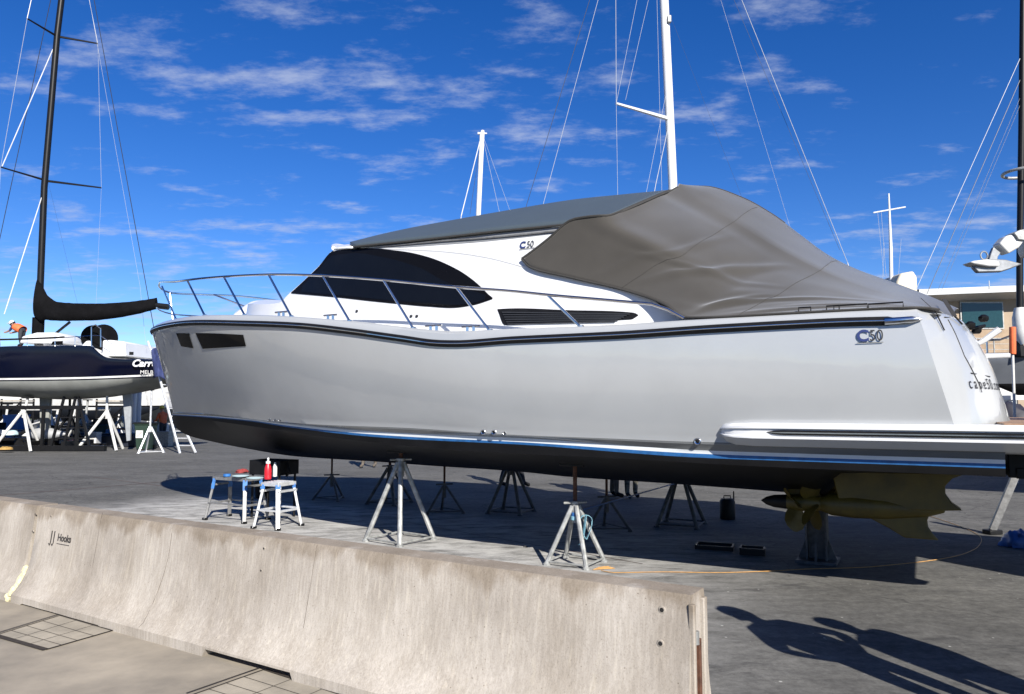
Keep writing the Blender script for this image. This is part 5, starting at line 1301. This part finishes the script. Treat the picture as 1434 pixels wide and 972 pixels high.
# white boats standing behind
def back_boat(cx, Yc, hd, L, B, z0, zw, zs, label, name='laid_up_boat', cab=True, mats=None, keel=True, group='boats laid up behind', dx=0):
    p = at(cx, 570, Yc); p.x += dx; cen = Vector((p.x, Yc, 0)); rt = root(name, label, 'boat', cen, group)
    mats = mats or [white, boot, logoblue, white2]
    hl, P = loft_hull(cen, hd, L, B, z0, zs, zw, mats, rt)
    if cab:
        g = MB(); rows = [[P(u, t * B * .5, zs + z) for t, z in ((-.55, 0), (-.5, h * .8), (-.3, h), (.3, h), (.5, h * .8), (.55, 0))] for u, h in ((.25, .1), (.28, .9), (.5, 1.0), (.62, .55), (.78, .1))]
        g.grid(rows); g.build('cabin', white, rt, smooth=30)
        for sd in (-1, 1):
            g = MB(); g.grid([[P(u, sd * B * (.5 * (.55 - .05 * v) + .006), zs + z) for v, z in ((.35, h * .3), (.8, h * .66))] for u, h in ((.3, .9), (.5, 1.0), (.6, .62))]); g.build('cabin_window', glass, rt, smooth=0)
    if keel:
        g = MB(); X = (P(1, 0, 0) - P(0, 0, 0)).normalized(); q = Vector((-X.y, X.x, 0)) * .1
        g.prism([P(.42, 0, z0 + .1) - q, P(.6, 0, z0 + .1) - q, P(.57, 0, .12) - q, P(.45, 0, .12) - q], q * 2); g.build('keel', mats[1], rt, bevel=.03)
    for u in (.2, .72):
        for sd in (-1, 1):
            f = P(u, sd * B * .42, 0); tpz_ = P(u, sd * B * .28, z0 + (zw - z0) * .5)
            g = MB(); 
            for k in range(3): a = 2 * math.pi * k / 3 + u; g.tube([f + Vector((math.cos(a) * .5, math.sin(a) * .5, 0)), f.lerp(tpz_, .5) + Vector((0, 0, .2))], .04, 6)
            g.tube([f.lerp(tpz_, .4), tpz_], .035, 6); g.build('prop_stand', white2, rt, weld=False)
    return rt, P
back_boat(20, 44, R(172), 11, 3.4, 1.0, 1.9, 3.3, 'pale grey laid up boat behind the navy yacht at the left edge, on white stands', mats=[mat('pale_grey_hull', (.30, .32, .34), .4), boot, blackm, white2])
back_boat(120, 42, R(8), 9.5, 3.2, .9, 1.7, 2.9, 'white laid up boat behind the black cradle of the navy yacht', mats=[white2, mat('dark_antifoul', (.02, .03, .05), .7), blackm, white2])
back_boat(232, 47, R(80), 9, 3.2, .8, 1.6, 2.9, 'small white boat end on behind the tall ladder')
back_boat(180, 60, R(165), 10, 3.2, .8, 1.6, 3.0, 'distant white boat behind the wheelie bin', mats=[white2, boot, redp, white2])
# clutter frames behind: white upright posts
for i, (px_, y0_, y1_, Yc, lb) in enumerate(((188, 545, 612, 34, 'white upright fender post left of the worker'), (195, 545, 610, 34.4, 'white upright fender post right beside the other, near the worker'))):
    a, b = at(px_, y0_, Yc), at(px_, y1_, Yc); g = MB(); g.tube([Vector((a.x, Yc, 0)), a], .12, 10); tag(g.build('fender_post', white), lb, 'post', 'white posts by the worker')

# yachts whose masts rise behind the motor boat
def rigyacht(cx, Yc, hd, L, B, label, matsH, mast, r0, name='sailing_yacht', mastm=white, spre=(), stays=(), z=(1.4, 2.0, 3.3)):
    rt, P = back_boat(cx, Yc, hd, L, B, z[0], z[1], z[2], label, name=name, mats=matsH, group='yachts laid up behind the motor boat')
    pts = [at(x, y, Yc) for x, y in mast]; g = MB(); g.tube(pts, [r0] * (len(pts) - 1) + [r0 * .7], 14); g.build('mast', mastm, rt)
    for a, b in spre: g = MB(); g.tube([at(*a), at(*b)], [.07, .04], 6); g.build('spreader', mastm, rt)
    for a, b, r_, m_ in stays: rigging(rt, at(*a), at(*b), r_, m_)
    return rt
Ya = 22
big = rigyacht(945, Ya, R(184), 11.5, 3.4, 'white sailing yacht whose thick white mast rises behind the roof of the motor boat', [white, boot, logoblue, white2], [(945, 478), (942, 255), (930, 0), (917, -330)], .135,
    spre=[((938, 167, Ya), (863, 145, Ya - 1.2))],
    stays=[((863, 145, Ya - 1.2), (862, -60, Ya - 1.0), .016, white2), ((863, 145, Ya - 1.2), (867, 400, Ya - 1.5), .010, wire), ((918, -300, Ya), (738, 285, Ya), .018, wired), ((738, 285, Ya), (706, 400, Ya), .018, wired), ((918, -300, Ya), (757, 300, Ya - .3), .014, wire),
           ((924, -160, Ya), (863, 145, Ya - 1.2), .010, wire), ((935, 120, Ya), (875, 420, Ya - 1.3), .010, wire), ((920, 0, Ya - .2), (931, 430, Ya - .3), .010, wire), ((937, 172, Ya), (918, 260, Ya - .8), .022, white2), ((918, 260, Ya - .8), (890, 420, Ya - 1.3), .022, white2),
           ((918, -300, Ya), (1187, 368, Ya), .018, white2), ((1187, 368, Ya), (1197, 400, Ya), .03, white2), ((918, -260, Ya), (1176, 350, Ya + .2), .010, wired), ((930, 0, Ya), (1060, 330, Ya + .5), .006, wired), ((918, -300, Ya), (1110, 330, Ya + .5), .008, wire), ((908, 0, Ya - .4), (876, 140, Ya - .6), .010, wire)])
g = MB(); g.box(at(937, 27, Ya - .15), (.12, .12, .22)); g.build('mast_light', galv, big, bevel=.02)
Yb = 38
rigyacht(676, Yb, R(186), 10.5, 3.2, 'white sailing yacht whose short mast top shows above the front of the hardtop', [white, boot, darkgreen, white2], [(664, 520), (670, 297), (675, 190), (676, 183)], .13,
    stays=[((675, 186, Yb), (646, 302, Yb - .5), .05, white2), ((646, 302, Yb - .5), (634, 400, Yb - .6), .04, white2), ((676, 192, Yb), (700, 300, Yb), .018, wire), ((677, 192, Yb), (716, 300, Yb), .014, wire), ((674, 192, Yb), (658, 300, Yb - .4), .02, wired)],
    spre=[((669, 187, Yb), (682, 187, Yb))])
Yc_ = 30
mb, P_ = back_boat(1250, Yc_, R(178), 8, 3, .9, 1.6, 3.0, 'white motor boat with a thin white signal mast rising beyond the canvas cover', name='flybridge_boat', group='yachts laid up behind the motor boat')
g = MB(); g.prism([at(1228, 480, Yc_ + .7), at(1232, 402, Yc_ + .7), at(1237, 391, Yc_ + .7), at(1254, 388, Yc_ + .7), at(1259, 396, Yc_ + .7), at(1262, 480, Yc_ + .7)], (0, -1.4, 0)); g.build('flybridge', cream, mb, bevel=.06)
g = MB(); g.tube([at(1249, 470, Yc_), at(1247.5, 350, Yc_), at(1244.5, 271, Yc_)], [.09, .07, .03], 8); g.build('signal_mast', white, mb)
g = MB(); g.tube([at(1223, 298, Yc_), at(1268, 290, Yc_)], .03, 6); g.build('yard_arm', white, mb)
for a, b in (((1229, 297), (1238, 388)), ((1234, 296), (1241, 388)), ((1262, 335), (1258, 388)), ((1238, 340), (1236, 392))): rigging(mb, at(*a, Yc_), at(*b, Yc_), .012, white2, name='aerial')

# ------------------------------------------------------------------ right side: building, grey boat, black mast, anchor
Yd = 46
bl_ = root('boatyard_building', 'long tan building with pale overhanging roof and dark windows beyond the stern', 'building', Vector((at(1400, 570, Yd).x, Yd, 0)))
x0, x1 = at(1296, 450, Yd).x, at(1434, 450, Yd).x + 40; zr_ = at(1400, 408, Yd).z
g = MB(); g.box(Vector(((x0 + x1) / 2, Yd + 6, zr_ / 2 - .1)), (x1 - x0, 12, zr_ - .2)); g.build('wall', brownb, bl_)
g = MB(); rows = []
for i in range(21):
    u = i / 20; x = x0 - 1.2 + (x1 - x0 + 2.4) * u; lift = .55 * (1 - (1 - min(1, u * 2.0)) ** 2) - .25
    rows.append([Vector((x, Yd - 1.6, zr_ - .25 + lift)), Vector((x, Yd - 1.62, zr_ + .12 + lift)), Vector((x, Yd + 13, zr_ + .8 + lift)), Vector((x, Yd + 13, zr_ + .5 + lift)), Vector((x, Yd, zr_ - .5 + lift))])
g.grid(rows, close=True); g.build('roof', roofm, bl_, smooth=0)
for i in range(3):
    g = MB(); g.box(Vector((x0 + 3 + i * 9, Yd - 1.64, zr_ + .15)), (.04, .02, .5)); g.build('roof_joint', galv, bl_)
def wall_box(px0, py0, px1, py1, m, name, dz=.05, parent=bl_):
    a, b = at(px0, py0, Yd), at(px1, py1, Yd); g = MB(); g.box(Vector(((a.x + b.x) / 2, Yd - dz / 2, (a.z + b.z) / 2)), (abs(b.x - a.x), dz + .1, abs(a.z - b.z))); return g.build(name, m, parent)
tealglass = mat('teal_glass', (.015, .05, .055), .1)
for px0, px1 in ((1345, 1403), (1470, 1530), (1590, 1650)):
    f = wall_box(px0 - 2, 423, px1 + 2, 461, galv, 'window'); wall_box(px0, 425, px1, 459, tealglass, 'pane', .09, f)
wall_box(1300, 462, 1900, 500, mat('brick_base', (.38, .28, .19), .9, 0, .2, 3), 'lower_wall', .12)
# balcony railing
rt = root('balcony_railing', 'thin metal railing in front of the tan building', 'railing', Vector((at(1400, 500, Yd - 3).x, Yd - 3, 0)))
zt_ = at(1400, 474, Yd - 3).z; zb_ = at(1400, 505, Yd - 3).z; xa = at(1366, 500, Yd - 3).x
for k in range(12):
    g = MB(); x = xa + k * 1.1; g.tube([Vector((x, Yd - 3, 0)), Vector((x, Yd - 3, zt_))], .04, 6); g.build('post', galv, rt)
for f in (0, .25, .5, .75, 1): g = MB(); z = zb_ + (zt_ - zb_) * f; g.tube([Vector((xa, Yd - 3, z)), Vector((xa + 12.1, Yd - 3, z))], .03 if f == 1 else .015, 5); g.build('rail', galv, rt)
# grey boat with black mast
Ye = 24
gy = root('grey_yacht', 'dark grey yacht with black mast at the right edge behind the stern', 'sailing yacht', Vector((at(1540, 570, Ye).x, Ye, 0)), 'yachts laid up behind the motor boat')
hl, Pg = loft_hull(Vector((at(1384, 570, Ye).x + 5.5, Ye, 0)), R(180), 11, 3.2, 1.35, at(1400, 500, Ye).z, at(1400, 541, Ye).z, [greyhull, blackm, blackm, greyhull], gy, bowrake=.06, sheer=.1)
g = MB(); cgx = Pg(.5, 0, 0); g.box(cgx + Vector((0, 0, .9)), (1.4, .22, 1.3)); g.build('keel', blackm, gy, bevel=.04)
g = MB(); g.tube([at(1428, 500, Ye), at(1428, 375, Ye), at(1431, 160, Ye), at(1433, -80, Ye)], [.10, .10, .10, .08], 12); g.build('mast', blackm, gy)
g = MB(); g.tube([at(1436, 480, Ye), at(1430, 465, Ye), at(1428, 445, Ye), at(1427, 431, Ye)], [.26, .24, .22, .14], 12); g.build('sail_wrap', white2, gy)
g = MB(); g.box(at(1431, 492, Ye - .5), (.3, .3, .35)); g.build('instrument_box', black, gy, bevel=.02)
c = at(1434, 242, Ye); g = MB(); g.tube([c + Vector((.60 * math.cos(a), .60 * math.sin(a), 0)) for a in [2 * math.pi * k / 28 for k in range(29)]], .05, 8); g.build('mast_ring', galv, gy)
for a, b, r_, m_ in (((1436, 65), (1283, 405), .02, white2), ((1438, 90), (1298, 412), .022, wired), ((1440, 110), (1312, 410), .010, wired), ((1441, 118), (1318, 408), .010, wired)):
    rigging(gy, at(*a, Ye), at(*b, Ye - .3), r_, m_)
for a, b in (((1340, 474), (1430, 468)),): g = MB(); g.tube([at(1348, 478, Ye), at(1372, 477, Ye), at(1400, 476, Ye), at(1416, 470, Ye), at(1430, 471, Ye)], .035, 6); g.tube([at(1384, 520, Ye), at(1382, 478, Ye)], .03, 6); g.build('bow_pulpit', steel, gy, weld=False)
c = gp(1418, 600); Yp = 17.0; a, m1_, b = at(1418, 458, Yp), at(1418, 495, Yp), at(1418, 562, Yp)
rt = root('boat_hook_pole', 'upright white pole with an orange grip standing behind the stern', 'pole', Vector((a.x, Yp, 0)))
g = MB(); g.tube([Vector((b.x, Yp, 0)), m1_], .03, 8); g.build('shaft', white2, rt)
g = MB(); g.tube([m1_ - Vector((0, 0, .02)), a], .07, 10); g.build('grip', orange, rt, bevel=.01)
# white rail bench / dark heap under it
a = at(1407, 557, 20); g = MB(); g.box(Vector((a.x + 1.6, 20, a.z)), (3.2, .5, .12))
for dx in (.1, 1.6, 3.1): g.box(Vector((a.x + dx, 20, a.z / 2 - .03)), (.1, .4, a.z - .06))
tag(g.build('work_trestle', white, weld=False), 'long low white trestle table at the right edge beyond the stern', 'trestle')
for px_, lb in ((1412, 'left heap of dark tarpaulin on the white trestle'), (1440, 'right heap of dark tarpaulin on the white trestle')):
    p = at(px_, 568, 18.6); blob(Vector((p.x + .3, 18.6, .9)), .75, mat('dark_tarp', (.02, .02, .035), .6), 'tarp_heap', lb, 'tarp', sz=(1, .7, 1.1), seed=px_, group='dark tarpaulin heaps')
# anchor on the bow of the yacht right of the frame
Yh = 12.5
wy, Pw = back_boat(1434, Yh, R(176), 11, 3.4, 1.3, 2.2, 3.85, 'white yacht beyond the right edge, its bow carrying the anchor', name='anchor_yacht', group='yachts laid up behind the motor boat', dx=6.1)
def yh(px, py, dy=0): return at(px, py, Yh + dy)
def slab(P, th, name, m, parent, bev=.01, dy=0):
    g = MB(); g.prism([yh(x, y, th / 2 + dy) for x, y in P], (0, -th, 0)); return g.build(name, m, parent, bevel=bev)
ar = root('bow_anchor', 'galvanised plough anchor hanging point outwards from a bow roller at the right edge', 'anchor', yh(1390, 380))
an1 = mat('anchor_galvanised', (.22, .23, .24), .45, .5, .2, 12)
slab([(1365, 383), (1358, 375), (1371, 367), (1385, 364), (1404, 365), (1427, 371), (1410, 378), (1398, 382)], .10, 'fluke', an1, ar, .02)
slab([(1346, 371), (1352, 369), (1371, 367), (1386, 370), (1387, 377), (1371, 377), (1352, 374)], .26, 'fluke_tip', white2, ar, .025)
slab([(1381, 366), (1385, 354), (1388, 347), (1398, 355), (1394, 361), (1393, 367)], .07, 'shank', an1, ar, .01)
g = MB(); c = yh(1378, 358); g.tube([c + Vector((.06 * math.cos(a), 0, .07 * math.sin(a))) for a in [2 * math.pi * k / 14 for k in range(15)]], .014, 6); g.build('trip_ring', an1, ar)
slab([(1388, 345), (1398, 334), (1408, 332), (1422, 342), (1416, 350), (1401, 359)], .22, 'bow_roller', white2, wy, .03)
slab([(1406, 331), (1414, 327), (1434, 323), (1446, 323), (1446, 333), (1430, 334), (1420, 341), (1412, 340)], .26, 'roller_cheek', galv, wy, .01, dy=-.02)
slab([(1424, 335), (1436, 331), (1470, 331), (1470, 362), (1428, 362), (1424, 354)], .5, 'bow_fitting', white2, wy, .03)
# trees seen low between the yachts
def tree(px, Yt, H, W, label, n=900, seed=1):
    b = at(px, 570, Yt); b.z = 0; rt = root('tree', label, 'tree', b, 'trees behind the yard'); rnd = random.Random(seed)
    g = MB(); g.tube([b, b + Vector((.1, 0, H * .35)), b + Vector((-.1, 0, H * .7))], [.16, .12, .05], 8)
    for k in range(5): a = k * 1.3 + seed; g.tube([b + Vector((0, 0, H * (.25 + .08 * k))), b + Vector((math.cos(a) * W * .35, math.sin(a) * W * .35, H * (.5 + .08 * k)))], [.07, .02], 5)
    g.build('trunk', bark, rt)
    g = MB(); cl = [(b + Vector((rnd.uniform(-.35, .35) * W, rnd.uniform(-.35, .35) * W, H * rnd.uniform(.4, .85))), rnd.uniform(.18, .3) * W) for _ in range(14)]
    for i in range(n):
        c, r = rnd.choice(cl); d = Vector((rnd.gauss(0, 1), rnd.gauss(0, 1), rnd.gauss(0, .8))).normalized() * r * rnd.uniform(.5, 1.05); p = c + d
        u = Vector((rnd.gauss(0, 1), rnd.gauss(0, 1), rnd.gauss(0, 1))).normalized(); v = u.orthogonal().normalized(); z = rnd.uniform(.10, .22)
        g.add([p - u * z, p + v * z * .6, p + u * z, p - v * z * .6], [(0, 1, 2, 3)])
    g.build('crown', leafm, rt, smooth=0, fix=False, weld=False)
for i, (px, Yt, H, W, lb) in enumerate(((214, 62, 4.6, 5.0, 'green tree showing between the navy yacht stern and the tall ladder'), (170, 66, 4.2, 6.0, 'low green tree behind the rudder of the navy yacht'), (120, 70, 4.0, 6.5, 'low green tree far behind the middle of the navy yacht'), (60, 68, 4.2, 6.5, 'low green tree far behind the keel of the navy yacht'), (5, 70, 4.3, 6.5, 'low green tree far behind at the left edge'))): tree(px, Yt, H, W, lb, seed=i + 2)
c = put(362, 662, .66) + Vector((0, .12, 0)); blob(c + Vector((0, 0, .03)), .10, mat('grey_cloth', (.12, .12, .13), .9, 0, .3, 20), 'rag', 'crumpled grey rag left of the red bottle', 'rag', seed=6)

# drums, crates and a scaffold among the stands at the left
for i, (px, Yc, r, h, m, lb) in enumerate(((68, 33, .3, .9, black, 'black drum right of the navy yacht keel fin'), (142, 34, .32, .9, darkgreen, 'dark green drum behind the aft white yacht stand'), (160, 33.5, .3, .7, bluep, 'blue drum behind the rudder of the navy yacht'), (-2, 34, .32, 1.0, black, 'black drum at the left edge behind the flat cart'))):
    c = at(px, 570, Yc); c.z = 0; g = MB(); g.lathe(c, [(r, 0), (r * 1.03, .02), (r, .05), (r, h * .33), (r * 1.04, h * .35), (r, h * .37), (r, h * .66), (r * 1.04, h * .68), (r, h * .7), (r, h - .04), (r * 1.03, h - .02), (r * .95, h), (r * .9, h - .02)], 20); tag(g.build('steel_drum', m), lb, 'drum', 'drums among the stands')
for i, (px, Yc, w_, h, lb) in enumerate(((45, 35, 1.2, .8, 'stack of pale timber pallets behind the navy yacht keel'), (112, 36, 1.3, 1.1, 'taller stack of pale timber pallets behind the middle of the navy yacht'))):
    c = at(px, 570, Yc); c.z = 0; g = MB()
    for k in range(int(h / .14)):
        z = k * .14
        for j in range(3): g.box(c + Vector(((j - 1) * w_ * .42, 0, z + .045)), (.1, 1.0, .09))
        for j in range(5): g.box(c + Vector((0, (j - 2) * .23, z + .1)), (w_, .12, .02))
    tag(g.build('pallet_stack', timber, weld=False), lb, 'pallets', 'pallet stacks')
for i, (px, lb) in enumerate(((15, 'dark scaffold tower behind the white tripod at the left edge'), (165, 'dark scaffold tower behind the rudder of the navy yacht'))):
    Yc = 37 + i; c = at(px, 570, Yc); c.z = 0; rt = root('scaffold_tower', lb, 'scaffold', c, 'scaffold towers')
    for sx in (-.8, .8):
        for sy in (-.5, .5): g = MB(); g.tube([c + Vector((sx, sy, 0)), c + Vector((sx, sy, 2.1))], .05, 6); g.build('upright', blackm, rt)
    for z in (.6, 1.2, 1.9):
        for sy in (-.5, .5): g = MB(); g.tube([c + Vector((-.8, sy, z)), c + Vector((.8, sy, z))], .04, 6); g.build('crossbar', blackm, rt)
    g = MB(); g.tube([c + Vector((-.8, -.5, .6)), c + Vector((.8, -.5, 1.9))], .035, 6); g.build('diagonal', blackm, rt)
    g = MB(); g.box(c + Vector((0, 0, 2.0)), (1.7, 1.1, .06)); g.build('platform', timber, rt)

# yacht standing right of the camera, out of frame: its bow throws the shadow at the right edge
cen = Vector((8.75, 3.45, 0)); rt = root('neighbour_yacht', 'white yacht laid up right of the camera whose bow shadow falls at the right edge', 'boat', cen)
hl, Pn = loft_hull(cen, R(133), 9.4, 2.9, .9, 2.7, 1.5, [white, boot, blackm, white2], rt)
g = MB(); X = (Pn(1, 0, 0) - Pn(0, 0, 0)).normalized(); q = Vector((-X.y, X.x, 0)) * .1
g.prism([Pn(.4, 0, 1.0) - q, Pn(.58, 0, 1.0) - q, Pn(.55, 0, .05) - q, Pn(.43, 0, .05) - q], q * 2); g.build('keel', boot, rt)
g = MB(); g.grid([[Pn(u, t * 2.9 * .5, 2.7 + z) for t, z in ((-.55, 0), (-.5, h * .8), (-.3, h), (.3, h), (.5, h * .8), (.55, 0))] for u, h in ((.25, .1), (.28, .6), (.5, .6), (.62, .4), (.78, .1))]); g.build('cabin', white, rt)

# more stands between the yachts at the left
for px, apy, tpy, dy, m, lb in ((70, 580, 556, 5.0, white2, 'white yacht stand further back behind the keel of the navy yacht'), (120, 582, 560, 6.5, galv, 'grey yacht stand further back behind the black cradle'), (8, 585, 566, 6.0, white2, 'white yacht stand further back at the left edge'), (172, 583, 562, 4.5, galv, 'grey yacht stand further back behind the rudder')):
    tripod_big(0, px, apy, px + 3, tpy, lb, dy, m, .9)
for (x, y, hd, L, mh, lb) in ((-17.5, 12, 70, 9.5, [navy, boot, white2, white2], 'navy laid up yacht added left of the frame for reflections in the motor boat bow'), (-24, 24, 100, 10, [white, logoblue, blackm, white2], 'white laid up yacht added left of the frame for reflections in the motor boat bow')):
    back_boat(717, y, R(hd), L, 3.0, 1.0, 1.7, 3.1, lb, mats=mh, dx=x, group='boats added left of the frame for bow reflections')  # unseen yachts, added to give the bow paint something to reflect

clut = [(52, 31.5, .5, .35, .4, timber, 'small timber crate below the navy yacht beside its keel fin'), (86, 32.5, .7, .4, .5, galv, 'grey metal box below the navy yacht inside the cradle'), (132, 31.8, .5, .4, .6, white2, 'white plastic crate below the navy yacht aft of the cradle'), (148, 36, .9, .5, 1.1, black, 'tall black crate behind the aft stands of the navy yacht'), (24, 35, .9, .6, 1.3, bluep, 'tall blue crate behind the white tripod at the left edge'), (104, 31.2, .4, .3, .3, redp, 'small red box below the middle of the navy yacht'), (232, 33, .6, .4, .6, galv, 'grey crate behind the foot of the tall ladder'), (224, 35.5, .7, .5, .9, white2, 'white crate behind the worker in orange')]
for px, Yc, a_, b_, h, m, lb in clut:
    c = at(px, 570, Yc); c.z = 0; g = MB(); g.box(c + Vector((0, 0, h / 2)), (a_, b_, h), rz=.3 * math.sin(px)); g.box(c + Vector((0, 0, h + .02)), (a_ * 1.06, b_ * 1.06, .04), rz=.3 * math.sin(px))
    for k in (-1, 1): g.box(c + Vector((0, 0, h * (.5 + .25 * k))), (a_ * 1.04, b_ * 1.04, .03), rz=.3 * math.sin(px))
    tag(g.build('storage_crate', m, weld=False), lb, 'crate', 'crates under the yachts')
for i, (px, Yc, lb) in enumerate(((58, 36.5, 'white A-shaped trestle behind the navy yacht keel fin'), (128, 38, 'white A-shaped trestle behind the aft end of the black cradle'))):
    c = at(px, 570, Yc); c.z = 0; rt = root('boat_trestle', lb, 'trestle', c, 'white trestles behind the navy yacht')
    for sx in (-.9, .9):
        for sy in (-.45, .45): g = MB(); g.tube([c + Vector((sx, sy, 0)), c + Vector((sx * .9, 0, 1.6))], .05, 6); g.build('leg', white2, rt)
    g = MB(); g.tube([c + Vector((-.95, 0, 1.6)), c + Vector((.95, 0, 1.6))], .08, 6); g.build('top_beam', white2, rt)
    g = MB(); g.tube([c + Vector((-.85, -.2, .7)), c + Vector((.85, -.2, 1.2))], .035, 6); g.build('brace', white2, rt)
